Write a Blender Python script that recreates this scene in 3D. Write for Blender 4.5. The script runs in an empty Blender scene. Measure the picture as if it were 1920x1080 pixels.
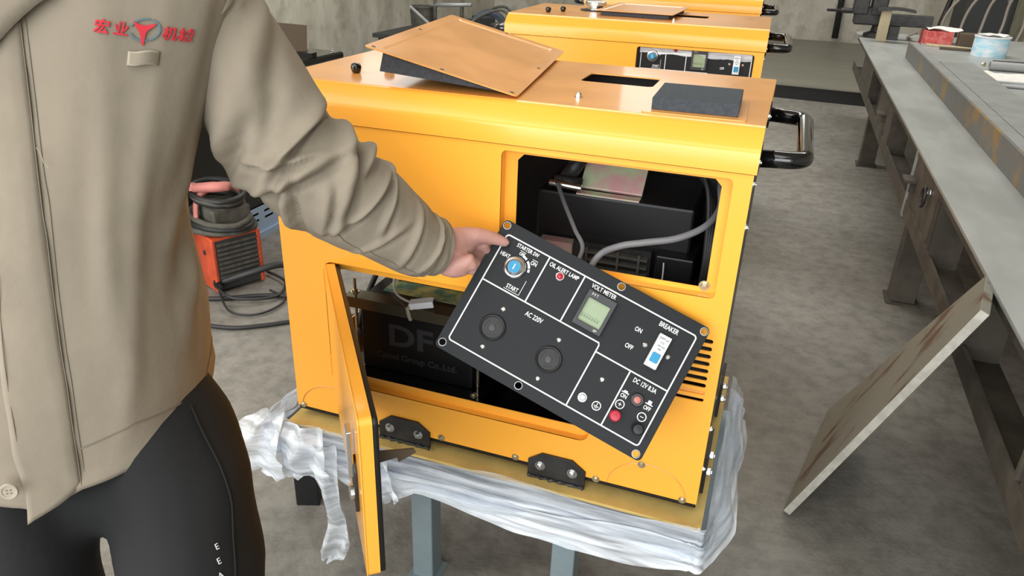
import bpy, bmesh, math, random
import numpy as np
from mathutils import Vector, Matrix, noise
random.seed(7)
S = bpy.context.scene
C = S.collection
PI = math.pi
# ------------------------------------------------------------------ camera, world, light, exposure
cd = bpy.data.cameras.new('camera'); cam = bpy.data.objects.new('camera', cd); C.objects.link(cam)
yaw, pit, rol = -0.3292, 0.4428, 0.036
_f = Vector((math.sin(yaw) * math.cos(pit), math.cos(yaw) * math.cos(pit), -math.sin(pit)))
_r = Vector((math.cos(yaw), -math.sin(yaw), 0)); _u = _r.cross(_f)
R_ = _r * math.cos(rol) + _u * math.sin(rol); U_ = -_r * math.sin(rol) + _u * math.cos(rol)
m = Matrix((R_, U_, -_f)).transposed().to_4x4(); m.translation = (0.9674, -1.2661, 1.509)
cam.matrix_world = m
cd.sensor_width = 36; cd.lens = 1406.4 / 1920 * 36; cd.clip_start = 0.05
S.camera = cam
S.view_settings.view_transform = 'Standard'; S.view_settings.look = 'None'
S.view_settings.gamma = 1; S.view_settings.use_curve_mapping = False
S.view_settings.exposure = 0.2
w = bpy.data.worlds.new('overcast_sky'); S.world = w; w.use_nodes = True
w.node_tree.nodes['Background'].inputs[0].default_value = (0.86, 0.94, 1.0, 1)
w.node_tree.nodes['Background'].inputs[1].default_value = 1.15
def area(name, loc, tgt, sx, sy, power, col=(1, 1, 1)):
    l = bpy.data.lights.new(name, 'AREA'); l.shape = 'RECTANGLE'; l.size = sx; l.size_y = sy
    l.energy = power; l.color = col
    o = bpy.data.objects.new(name, l); C.objects.link(o); o.location = loc
    o.rotation_euler = (Vector(tgt) - Vector(loc)).to_track_quat('-Z', 'Y').to_euler()
    return o
# roof lights in the shed roof, and the daylight of the gate and the side window behind the camera
area('roof_light_near', (-1.2, -2.6, 5.2), (-1.0, -2.0, 0), 7.5, 3.2, 185, (1, 0.97, 0.92))
area('roof_light_far', (0.0, 5.5, 5.2), (0, 5.5, 0), 7.0, 1.6, 280, (1, 0.98, 0.94))
area('gate_daylight', (0.3, -6.2, 2.4), (0.4, 0.2, 0.8), 8.0, 3.6, 400, (0.97, 0.98, 1.0))
area('left_window', (-4.1, -2.4, 2.7), (0.2, 0.1, 0.8), 2.6, 1.6, 190, (1.0, 0.98, 0.94))
area('side_window', (-4.1, 7.4, 3.0), (0, 4, 1), 2.2, 1.2, 14, (0.97, 0.99, 1.0))
area('end_window', (-0.8, 12.2, 3.6), (0, 2, .5), 1.8, 1.4, 18, (0.97, 0.99, 1.0))

# ------------------------------------------------------------------ materials
def srgb(r, g, b):
    f = lambda c: (c / 12.92 if c <= .04045 else ((c + .055) / 1.055) ** 2.4)
    return (f(r / 255), f(g / 255), f(b / 255), 1)
def mat(name, col, rough=.5, metal=0., var=.0, vscale=8., bump=0., bscale=60., coat=0., stretch=None, col2=None, lo=.4, hi=.6, spec=None, rvar=0.):
    M = bpy.data.materials.new(name); M.use_nodes = True
    nt = M.node_tree; b = nt.nodes['Principled BSDF']
    b.inputs['Base Color'].default_value = col; b.inputs['Roughness'].default_value = rough
    b.inputs['Metallic'].default_value = metal
    if coat: b.inputs['Coat Weight'].default_value = coat; b.inputs['Coat Roughness'].default_value = .08
    if spec is not None: b.inputs['Specular IOR Level'].default_value = spec
    if var or bump or col2 or rvar:
        tc = nt.nodes.new('ShaderNodeTexCoord'); mp = nt.nodes.new('ShaderNodeMapping')
        nt.links.new(tc.outputs['Object'], mp.inputs[0])
        if stretch: mp.inputs['Scale'].default_value = stretch
    if var or col2 or rvar:
        n = nt.nodes.new('ShaderNodeTexNoise'); n.inputs['Scale'].default_value = vscale; n.inputs['Detail'].default_value = 7
        n.inputs['Roughness'].default_value = .62
        nt.links.new(mp.outputs[0], n.inputs[0])
        r = nt.nodes.new('ShaderNodeValToRGB'); r.color_ramp.elements[0].position = lo; r.color_ramp.elements[1].position = hi
        nt.links.new(n.outputs[0], r.inputs[0])
        c2 = col2 or tuple(min(1, c * (1 + var)) for c in col[:3]) + (1,)
        c1 = col if col2 else tuple(c * (1 - var) for c in col[:3]) + (1,)
        r.color_ramp.elements[0].color = c1; r.color_ramp.elements[1].color = c2
        nt.links.new(r.outputs[0], b.inputs['Base Color'])
        if rvar:
            mr = nt.nodes.new('ShaderNodeMapRange'); mr.inputs['To Min'].default_value = rough - rvar; mr.inputs['To Max'].default_value = rough + rvar
            nt.links.new(n.outputs[0], mr.inputs[0]); nt.links.new(mr.outputs[0], b.inputs['Roughness'])
    if bump:
        n2 = nt.nodes.new('ShaderNodeTexNoise'); n2.inputs['Scale'].default_value = bscale; n2.inputs['Detail'].default_value = 5
        nt.links.new(mp.outputs[0], n2.inputs[0])
        bp = nt.nodes.new('ShaderNodeBump'); bp.inputs['Strength'].default_value = bump; bp.inputs['Distance'].default_value = .004
        nt.links.new(n2.outputs[0], bp.inputs['Height']); nt.links.new(bp.outputs[0], b.inputs['Normal'])
    return M
M_ = {}
M_['yellow'] = mat('yellow_paint', srgb(254, 177, 62), .28, coat=.15, bump=.03, bscale=9)
M_['yellowroof'] = mat('yellow_paint_dulled', srgb(236, 164, 80), .3, coat=.35, var=.07, vscale=5, bump=.03, bscale=7, rvar=.1)  # same yellow, dulled: the roof's grey reflections are put into the colour
M_['black'] = mat('black_paint', srgb(24, 24, 26), .35)
M_['blackgloss'] = mat('black_gloss', srgb(10, 10, 11), .12, coat=.5)
M_['dark'] = mat('dark_inside', srgb(12, 11, 10), .5)
M_['panel'] = mat('panel_black', srgb(27, 30, 33), .5, spec=.25, bump=.05, bscale=300)
M_['plastic'] = mat('black_plastic', srgb(14, 14, 15), .45)
M_['greyplastic'] = mat('grey_plastic', srgb(52, 55, 58), .4)
M_['white'] = mat('white_print', srgb(228, 228, 226), .6)
M_['whiteplastic'] = mat('white_plastic', srgb(226, 228, 230), .4)
M_['blue'] = mat('blue_plastic', srgb(28, 140, 185), .4)
M_['red'] = mat('red_plastic', srgb(176, 24, 50), .35)
M_['lcd'] = mat('lcd_screen', srgb(148, 164, 134), .3)
M_['lcdink'] = mat('lcd_ink', srgb(108, 124, 100), .4)
M_['chrome'] = mat('chrome', srgb(215, 218, 220), .22, 1.0)
M_['zinc'] = mat('zinc_passivated', srgb(205, 222, 180), .35, .35, col2=srgb(226, 176, 176), vscale=14)
M_['clamp'] = mat('clamp_steel', srgb(120, 112, 92), .22, .7)  # glossy black bar; its tan reflections are worked into the metal colour
M_['bolt'] = mat('zinc_bolt', srgb(205, 195, 165), .3, .9)
M_['iron'] = mat('dark_iron', srgb(52, 51, 50), .5, .3, var=.25, vscale=20, bump=.2)
M_['cable'] = mat('cable_black', srgb(38, 38, 38), .55)
M_['greycable'] = mat('cable_grey', srgb(112, 112, 114), .5)
M_['foam'] = mat('charcoal_foam', srgb(64, 70, 76), .95, var=.12, vscale=160, bump=.5, bscale=220)
M_['whitewire'] = mat('white_wire', srgb(200, 200, 196), .5)
M_['jacket'] = mat('khaki_cotton', srgb(140, 130, 114), .92, var=.05, vscale=7, bump=.25, bscale=45)
M_['jacketseam'] = mat('khaki_thread', srgb(124, 115, 101), .95)
M_['tag'] = mat('khaki_light', srgb(164, 155, 138), .9)
M_['trousers'] = mat('black_jersey', srgb(13, 14, 15), .85, bump=.15, bscale=90)
M_['skin'] = mat('skin', srgb(196, 148, 136), .55, var=.04, vscale=22, bump=.12, bscale=130)
M_['hair'] = mat('hair', srgb(22, 19, 18), .6)
M_['stitchred'] = mat('red_stitching', srgb(205, 48, 62), .85)
M_['stitchblue'] = mat('blue_stitching', srgb(92, 118, 128), .85)
M_['eyewhite'] = mat('eye_white', srgb(225, 222, 215), .3)
M_['shoe'] = mat('shoe_black', srgb(30, 30, 32), .5)
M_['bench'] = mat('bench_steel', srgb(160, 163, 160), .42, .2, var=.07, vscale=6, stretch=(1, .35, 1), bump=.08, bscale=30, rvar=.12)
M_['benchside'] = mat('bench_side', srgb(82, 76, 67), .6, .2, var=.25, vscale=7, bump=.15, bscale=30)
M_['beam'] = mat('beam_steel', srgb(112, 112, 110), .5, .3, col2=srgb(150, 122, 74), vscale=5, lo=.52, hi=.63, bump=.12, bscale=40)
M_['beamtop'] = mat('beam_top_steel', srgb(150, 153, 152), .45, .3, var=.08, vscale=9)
M_['board'] = mat('rusty_plate', srgb(138, 136, 124), .55, .15, col2=srgb(104, 80, 62), vscale=4.5, lo=.54, hi=.62, stretch=(2.6, 1, .9), bump=.1)
M_['boardedge'] = mat('plate_edge', srgb(190, 186, 174), .5, .2, var=.12, vscale=30)
M_['legblue'] = mat('stand_steel', srgb(134, 149, 154), .4, .3, var=.06, vscale=9)
M_['slab'] = mat('packing_board', srgb(205, 176, 104), .8, var=.08, vscale=14)
M_['slabside'] = mat('packing_side', srgb(120, 122, 124), .8, var=.2, vscale=9, stretch=(.2, .2, 4))
M_['platform'] = mat('platform_steel', srgb(128, 126, 114), .5, .2, var=.08, vscale=2, stretch=(.3, 2, 1))
M_['orange'] = mat('welder_orange', srgb(190, 76, 42), .5, var=.15, vscale=14)
M_['pink'] = mat('faded_red', srgb(192, 120, 112), .6, var=.08, vscale=14)
M_['dustgrey'] = mat('dusty_grey', srgb(78, 76, 68), .8, var=.2, vscale=18, bump=.2)
M_['ltblue'] = mat('galvanised_blue', srgb(168, 194, 226), .35, .25)
M_['brown'] = mat('brown_board', srgb(86, 72, 56), .6)
M_['wood'] = mat('raw_wood', srgb(186, 172, 142), .7, var=.1, vscale=12, stretch=(3, 3, .4))
M_['paper'] = mat('paper_white', srgb(225, 222, 216), .8)
M_['redbox'] = mat('red_card', srgb(214, 74, 72), .5, col2=srgb(226, 130, 122), vscale=30)
M_['pinkboard'] = mat('pink_board', srgb(226, 150, 140), .6, var=.06)
M_['canblue'] = mat('can_label', srgb(222, 230, 234), .45, col2=srgb(160, 208, 228), vscale=9, stretch=(1, 1, 3))
M_['greypipe'] = mat('grey_pipe', srgb(150, 152, 150), .5)
M_['beige'] = mat('beige_machine', srgb(140, 138, 118), .6, var=.1)
M_['hose'] = mat('hose_grey', srgb(142, 132, 124), .7)
M_['machine'] = mat('machine_dark', srgb(54, 56, 56), .6)
M_['darkblue'] = mat('dark_blue_fabric', srgb(58, 68, 82), .7)
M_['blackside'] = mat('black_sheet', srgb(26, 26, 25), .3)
M_['greenlabel'] = mat('battery_label', srgb(205, 204, 130), .4, col2=srgb(84, 140, 120), vscale=26)
M_['ghostprint'] = mat('embossed_black', srgb(54, 54, 56), .5)
def floor_mat():
    M = bpy.data.materials.new('concrete_floor'); M.use_nodes = True; nt = M.node_tree; b = nt.nodes['Principled BSDF']
    b.inputs['Roughness'].default_value = .62
    tc = nt.nodes.new('ShaderNodeTexCoord')
    def ns(sc, d, r=.6):
        n = nt.nodes.new('ShaderNodeTexNoise'); n.inputs['Scale'].default_value = sc; n.inputs['Detail'].default_value = d; n.inputs['Roughness'].default_value = r
        nt.links.new(tc.outputs['Object'], n.inputs[0]); return n
    a, c, e = ns(1.1, 8), ns(14, 9, .7), ns(55, 6, .7)
    r = nt.nodes.new('ShaderNodeValToRGB'); r.color_ramp.elements[0].position = .34; r.color_ramp.elements[1].position = .66
    r.color_ramp.elements[0].color = srgb(122, 118, 110); r.color_ramp.elements[1].color = srgb(150, 147, 140)
    nt.links.new(a.outputs[0], r.inputs[0])
    r2 = nt.nodes.new('ShaderNodeValToRGB'); r2.color_ramp.elements[0].position = .36; r2.color_ramp.elements[1].position = .58
    r2.color_ramp.elements[0].color = (.55, .54, .52, 1); r2.color_ramp.elements[1].color = (1, 1, 1, 1)
    nt.links.new(c.outputs[0], r2.inputs[0])
    mx = nt.nodes.new('ShaderNodeMixRGB'); mx.blend_type = 'MULTIPLY'; mx.inputs[0].default_value = .75
    nt.links.new(r.outputs[0], mx.inputs[1]); nt.links.new(r2.outputs[0], mx.inputs[2]); nt.links.new(mx.outputs[0], b.inputs['Base Color'])
    bp = nt.nodes.new('ShaderNodeBump'); bp.inputs['Strength'].default_value = .35; bp.inputs['Distance'].default_value = .006
    ad = nt.nodes.new('ShaderNodeMath'); nt.links.new(c.outputs[0], ad.inputs[0]); nt.links.new(e.outputs[0], ad.inputs[1])
    nt.links.new(ad.outputs[0], bp.inputs['Height']); nt.links.new(bp.outputs[0], b.inputs['Normal'])
    return M
M_['floor'] = floor_mat()
def wall_mat():
    M = bpy.data.materials.new('stained_plaster'); M.use_nodes = True; nt = M.node_tree; b = nt.nodes['Principled BSDF']
    b.inputs['Roughness'].default_value = .85
    tc = nt.nodes.new('ShaderNodeTexCoord'); mp = nt.nodes.new('ShaderNodeMapping'); mp.inputs['Scale'].default_value = (1.2, 1.2, .5)
    nt.links.new(tc.outputs['Object'], mp.inputs[0])
    n = nt.nodes.new('ShaderNodeTexNoise'); n.inputs['Scale'].default_value = 1.6; n.inputs['Detail'].default_value = 8; n.inputs['Roughness'].default_value = .65
    nt.links.new(mp.outputs[0], n.inputs[0])
    r = nt.nodes.new('ShaderNodeValToRGB'); r.color_ramp.elements[0].position = .3; r.color_ramp.elements[1].position = .62
    r.color_ramp.elements[0].color = srgb(158, 152, 138); r.color_ramp.elements[1].color = srgb(198, 194, 180)
    nt.links.new(n.outputs[0], r.inputs[0])
    n2 = nt.nodes.new('ShaderNodeTexNoise'); n2.inputs['Scale'].default_value = 6; n2.inputs['Detail'].default_value = 9
    nt.links.new(tc.outputs['Object'], n2.inputs[0])
    r2 = nt.nodes.new('ShaderNodeValToRGB'); r2.color_ramp.elements[0].position = .35; r2.color_ramp.elements[1].position = .5
    r2.color_ramp.elements[0].color = (.72, .71, .68, 1); r2.color_ramp.elements[1].color = (1, 1, 1, 1)
    nt.links.new(n2.outputs[0], r2.inputs[0])
    mx = nt.nodes.new('ShaderNodeMixRGB'); mx.blend_type = 'MULTIPLY'; mx.inputs[0].default_value = .7
    nt.links.new(r.outputs[0], mx.inputs[1]); nt.links.new(r2.outputs[0], mx.inputs[2]); nt.links.new(mx.outputs[0], b.inputs['Base Color'])
    return M
M_['wall'] = wall_mat()
def film_mat(nm, o0, o1):
    M = bpy.data.materials.new(nm); M.use_nodes = True; nt = M.node_tree; b = nt.nodes['Principled BSDF']
    b.inputs['Base Color'].default_value = srgb(238, 244, 250); b.inputs['Roughness'].default_value = .2
    b.inputs['Specular IOR Level'].default_value = .8
    tr = nt.nodes.new('ShaderNodeBsdfTransparent'); tr.inputs[0].default_value = (.93, .96, 1, 1)
    mx = nt.nodes.new('ShaderNodeMixShader'); out = nt.nodes['Material Output']
    tc = nt.nodes.new('ShaderNodeTexCoord'); mp = nt.nodes.new('ShaderNodeMapping'); mp.inputs['Scale'].default_value = (1.6, 1.6, 22)
    nt.links.new(tc.outputs['Object'], mp.inputs[0])
    n = nt.nodes.new('ShaderNodeTexNoise'); n.inputs['Scale'].default_value = 3.2; n.inputs['Detail'].default_value = 6
    nt.links.new(mp.outputs[0], n.inputs[0])
    mr = nt.nodes.new('ShaderNodeMapRange'); mr.inputs['From Min'].default_value = .35; mr.inputs['From Max'].default_value = .65
    mr.inputs['To Min'].default_value = o0; mr.inputs['To Max'].default_value = o1
    nt.links.new(n.outputs[0], mr.inputs[0]); nt.links.new(mr.outputs[0], mx.inputs[0])
    bp = nt.nodes.new('ShaderNodeBump'); bp.inputs['Strength'].default_value = .5; bp.inputs['Distance'].default_value = .01
    nt.links.new(n.outputs[0], bp.inputs['Height']); nt.links.new(bp.outputs[0], b.inputs['Normal'])
    nt.links.new(tr.outputs[0], mx.inputs[1]); nt.links.new(b.outputs[0], mx.inputs[2]); nt.links.new(mx.outputs[0], out.inputs[0])
    return M
M_['film'] = film_mat('stretch_film', .34, .86); M_['thinfilm'] = film_mat('thin_film', .12, .62)

# ------------------------------------------------------------------ helpers
def V(*a): return Vector(a)
def link(name, me, mt, parent=None, smooth=False):
    o = bpy.data.objects.new(name, me); C.objects.link(o)
    if mt is not None:
        me.materials.clear(); me.materials.append(M_[mt] if isinstance(mt, str) else mt)
    if parent is not None: o.parent = parent
    if smooth:
        for p in me.polygons: p.use_smooth = True
    return o
def tag(o, label=None, cat=None, group=None, kind=None):
    if label: o['label'] = label
    if cat: o['category'] = cat
    if group: o['group'] = group
    if kind: o['kind'] = kind
    return o
def thing(name, label, cat, loc=(0, 0, 0), rz=0, group=None):
    o = bpy.data.objects.new(name, None); C.objects.link(o); o.location = loc; o.rotation_euler = (0, 0, rz)
    o.empty_display_size = .05
    return tag(o, label, cat, group)
class MB:
    def __init__(s): s.bm = bmesh.new()
    def box(s, lo, hi, rot=None, bev=0):
        lo = Vector(lo); hi = Vector(hi); c = (lo + hi) / 2; d = hi - lo
        r = bmesh.ops.create_cube(s.bm, size=1)
        bmesh.ops.scale(s.bm, vec=d, verts=r['verts'])
        if bev:
            es = list({e for v in r['verts'] for e in v.link_edges})
            rr = bmesh.ops.bevel(s.bm, geom=es, offset=bev, segments=2, affect='EDGES', profile=.5)
            vs = rr['verts']
            vs = list({v for f in rr['faces'] for v in f.verts} | {v for v in r['verts'] if v.is_valid})
        else: vs = r['verts']
        if rot is not None: bmesh.ops.rotate(s.bm, cent=(0, 0, 0), matrix=rot, verts=vs)
        bmesh.ops.translate(s.bm, vec=c, verts=vs); return s
    def tube(s, pts, r, n=8, cap=True, closed=False):
        pts = [Vector(p) for p in pts]; rings = []; N = len(pts)
        rr = r if hasattr(r, '__len__') else [r] * N
        prev = None
        for i, p in enumerate(pts):
            if closed: t = pts[(i + 1) % N] - pts[i - 1]
            else: t = (pts[min(i + 1, N - 1)] - pts[max(i - 1, 0)])
            t.normalize()
            if prev is None:
                a = Vector((0, 0, 1)) if abs(t.z) < .9 else Vector((1, 0, 0)); u = t.cross(a).normalized()
            else: u = (prev - t * prev.dot(t)).normalized()
            prev = u; v = t.cross(u)
            rings.append([s.bm.verts.new(p + (u * math.cos(2 * PI * k / n) + v * math.sin(2 * PI * k / n)) * rr[i]) for k in range(n)])
        M = N if closed else N - 1
        for i in range(M):
            A, B = rings[i], rings[(i + 1) % N]
            for k in range(n): s.bm.faces.new((A[k], A[(k + 1) % n], B[(k + 1) % n], B[k]))
        if cap and not closed: s.bm.faces.new(rings[0][::-1]); s.bm.faces.new(rings[-1])
        return s
    def cyl(s, a, b, r, n=16): return s.tube([a, b], r, n)
    def lathe(s, prof, org=(0, 0, 0), axis=(0, 0, 1), n=24):
        # prof: (radius, height) pairs
        ax = Vector(axis).normalized(); q = ax.to_track_quat('Z', 'Y').to_matrix(); o = Vector(org); rings = []
        for r, h in prof:
            rings.append([s.bm.verts.new(o + q @ Vector((r * math.cos(2 * PI * k / n), r * math.sin(2 * PI * k / n), h))) for k in range(n)])
        for i in range(len(rings) - 1):
            A, B = rings[i], rings[i + 1]
            for k in range(n): s.bm.faces.new((A[k], A[(k + 1) % n], B[(k + 1) % n], B[k]))
        s.bm.faces.new(rings[0][::-1]); s.bm.faces.new(rings[-1]); return s
    def prism(s, poly, vec):
        vec = Vector(vec); A = [s.bm.verts.new(p) for p in poly]; B = [s.bm.verts.new(Vector(p) + vec) for p in poly]
        n = len(poly); s.bm.faces.new(A[::-1]); s.bm.faces.new(B)
        for i in range(n): s.bm.faces.new((A[i], A[(i + 1) % n], B[(i + 1) % n], B[i]))
        return s
    def grid(s, P, closed_u=False, closed_v=False):
        g = [[s.bm.verts.new(p) for p in row] for row in P]
        nu, nv = len(g), len(g[0])
        for i in range(nu if closed_u else nu - 1):
            for j in range(nv if closed_v else nv - 1):
                s.bm.faces.new((g[i][j], g[(i + 1) % nu][j], g[(i + 1) % nu][(j + 1) % nv], g[i][(j + 1) % nv]))
        return g
    def mesh(s, name='mesh'):
        bmesh.ops.recalc_face_normals(s.bm, faces=s.bm.faces)
        me = bpy.data.meshes.new(name); s.bm.to_mesh(me); s.bm.free(); return me
    def obj(s, name, mt, parent=None, smooth=False, bevel=0, auto=False):
        me = s.mesh(name); o = link(name, me, mt, parent, smooth)
        if bevel:
            b = o.modifiers.new('bevel', 'BEVEL'); b.width = bevel; b.segments = 2; b.limit_method = 'ANGLE'; b.angle_limit = .6
        if auto:
            for p in me.polygons: p.use_smooth = True
            es = me.edges; 
            bm = bmesh.new(); bm.from_mesh(me)
            for e in bm.edges:
                if len(e.link_faces) == 2 and e.calc_face_angle(0) > .7: e.smooth = False
            bm.to_mesh(me); bm.free()
        return o
def rrect(x0, z0, x1, z1, r=.01, n=5):
    out = []
    for cx, cz, a in ((x1 - r, z1 - r, 0), (x0 + r, z1 - r, 90), (x0 + r, z0 + r, 180), (x1 - r, z0 + r, 270)):
        for k in range(n + 1):
            t = math.radians(a + 90 * k / n); out.append((cx + r * math.cos(t), cz + r * math.sin(t)))
    return out
def circ(cx, cz, r, n=20): return [(cx + r * math.cos(2 * PI * k / n), cz + r * math.sin(2 * PI * k / n)) for k in range(n)]
def plate(loops, thick, M=None, bev=0.):
    """filled 2D outline (first loop) with holes (others), thick, centred; local XY -> M"""
    cu = bpy.data.curves.new('outline', 'CURVE'); cu.dimensions = '2D'; cu.fill_mode = 'BOTH'; cu.extrude = max(thick / 2 - bev, 1e-5); cu.bevel_depth = bev; cu.bevel_resolution = 1
    if bev: cu.offset = -bev
    for lp in loops:
        sp = cu.splines.new('POLY'); sp.points.add(len(lp) - 1); sp.use_cyclic_u = True
        for p, q in zip(sp.points, lp): p.co = (q[0], q[1], 0, 1)
    o = bpy.data.objects.new('tmp', cu); me = bpy.data.meshes.new_from_object(o)
    bpy.data.objects.remove(o); bpy.data.curves.remove(cu)
    if M is not None: me.transform(M)
    return me
XZ = Matrix(((1, 0, 0, 0), (0, 0, -1, 0), (0, 1, 0, 0), (0, 0, 0, 1)))       # x->x, y->z, thickness along y
def XZat(y): return Matrix.Translation((0, y, 0)) @ XZ
def YZat(x): return Matrix(((0, 0, 1, x), (1, 0, 0, 0), (0, 1, 0, 0), (0, 0, 0, 1)))
def XYat(z): return Matrix.Translation((0, 0, z))
def txt_mesh(s, size, xs=.78, ext=.0004, bold=0.):
    cu = bpy.data.curves.new('word', 'FONT'); cu.body = s; cu.size = size; cu.extrude = ext; cu.align_x = 'CENTER'; cu.align_y = 'CENTER'; cu.offset = bold
    cu.resolution_u = 3
    o = bpy.data.objects.new('tmp', cu); C.objects.link(o)
    dg = bpy.context.evaluated_depsgraph_get(); me = bpy.data.meshes.new_from_object(o.evaluated_get(dg))
    bpy.data.objects.remove(o); bpy.data.curves.remove(cu)
    me.transform(Matrix.Diagonal((xs, 1, 1, 1))); return me
def txt(s, size, M, parent, mt='white', name='printed_word', xs=.78, bold=0., ext=.0004):
    me = txt_mesh(s, size, xs, ext, bold); me.transform(M); return link(name, me, mt, parent)
def remesh(me, vox, smooth_it=4, fac=.5, sub=0):
    o = bpy.data.objects.new('tmp', me); C.objects.link(o)
    r = o.modifiers.new('r', 'REMESH'); r.mode = 'VOXEL'; r.voxel_size = vox
    s = o.modifiers.new('s', 'SMOOTH'); s.iterations = smooth_it; s.factor = fac
    dg = bpy.context.evaluated_depsgraph_get(); out = bpy.data.meshes.new_from_object(o.evaluated_get(dg))
    bpy.data.objects.remove(o); return out
def copy_tree(o, parent=None, skip=()):
    c = o.copy(); C.objects.link(c)
    if parent is not None: c.parent = parent
    for ch in list(o.children):
        if ch.name.split('.')[0] in skip: continue
        copy_tree(ch, c, skip)
    return c
def lerp(a, b, t): return a + (b - a) * t
def interp(x, xs, ys): return float(np.interp(x, xs, ys))
def cr(pts, n=8):
    """Catmull-Rom through points"""
    P = [Vector(p) for p in pts]; out = []
    for i in range(len(P) - 1):
        a, b, c, d = P[max(i - 1, 0)], P[i], P[i + 1], P[min(i + 2, len(P) - 1)]
        for k in range(n):
            t = k / n
            out.append(.5 * ((2 * b) + (c - a) * t + (2 * a - 5 * b + 4 * c - d) * t * t + (3 * b - a - 3 * c + d) * t ** 3))
    out.append(P[-1]); return out
_hex = {}
def hexbolt(p, axis, r=.0075, h=.006, parent=None, mt='bolt', washer=True, name='bolt'):
    key = (round(r, 4), round(h, 4), washer)
    if key not in _hex:
        b = MB()
        if washer: b.lathe([(r * 1.35, 0), (r * 1.35, .0015)], n=16)
        b.lathe([(r, .0005), (r, h * .8), (r * .8, h)], n=6); b.lathe([(r * .45, h * .9), (r * .45, h * 1.25)], n=10)
        _hex[key] = b.mesh('bolt')
    me = _hex[key]
    if len(me.materials) and me.materials[0] is not M_[mt]: me = me.copy(); me.materials.clear()
    if not len(me.materials): me.materials.append(M_[mt])
    o = bpy.data.objects.new(name, me); C.objects.link(o); o.parent = parent
    o.location = p; o.rotation_euler = Vector(axis).to_track_quat('Z', 'Y').to_euler(); return o
# ------------------------------------------------------------------ setting
def struct(name, b, mt, **k): return tag(b.obj(name, mt, **k), kind='structure')
struct('floor', MB().box((-6, -8, -.12), (9, 13, 0)), 'floor')
struct('wall_left', MB().box((-4.5, -8, 0), (-4.2, 12.3, 5.4)), 'wall')
struct('wall_back', MB().box((-4.5, 12.3, 0), (9, 12.6, 5.4)), 'wall')
struct('wall_right', MB().box((7.0, -8, 0), (7.3, 12.3, 5.4)), 'wall')
struct('ceiling', MB().box((-4.5, -8, 5.4), (7.3, 12.6, 5.6)), 'wall')
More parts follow.
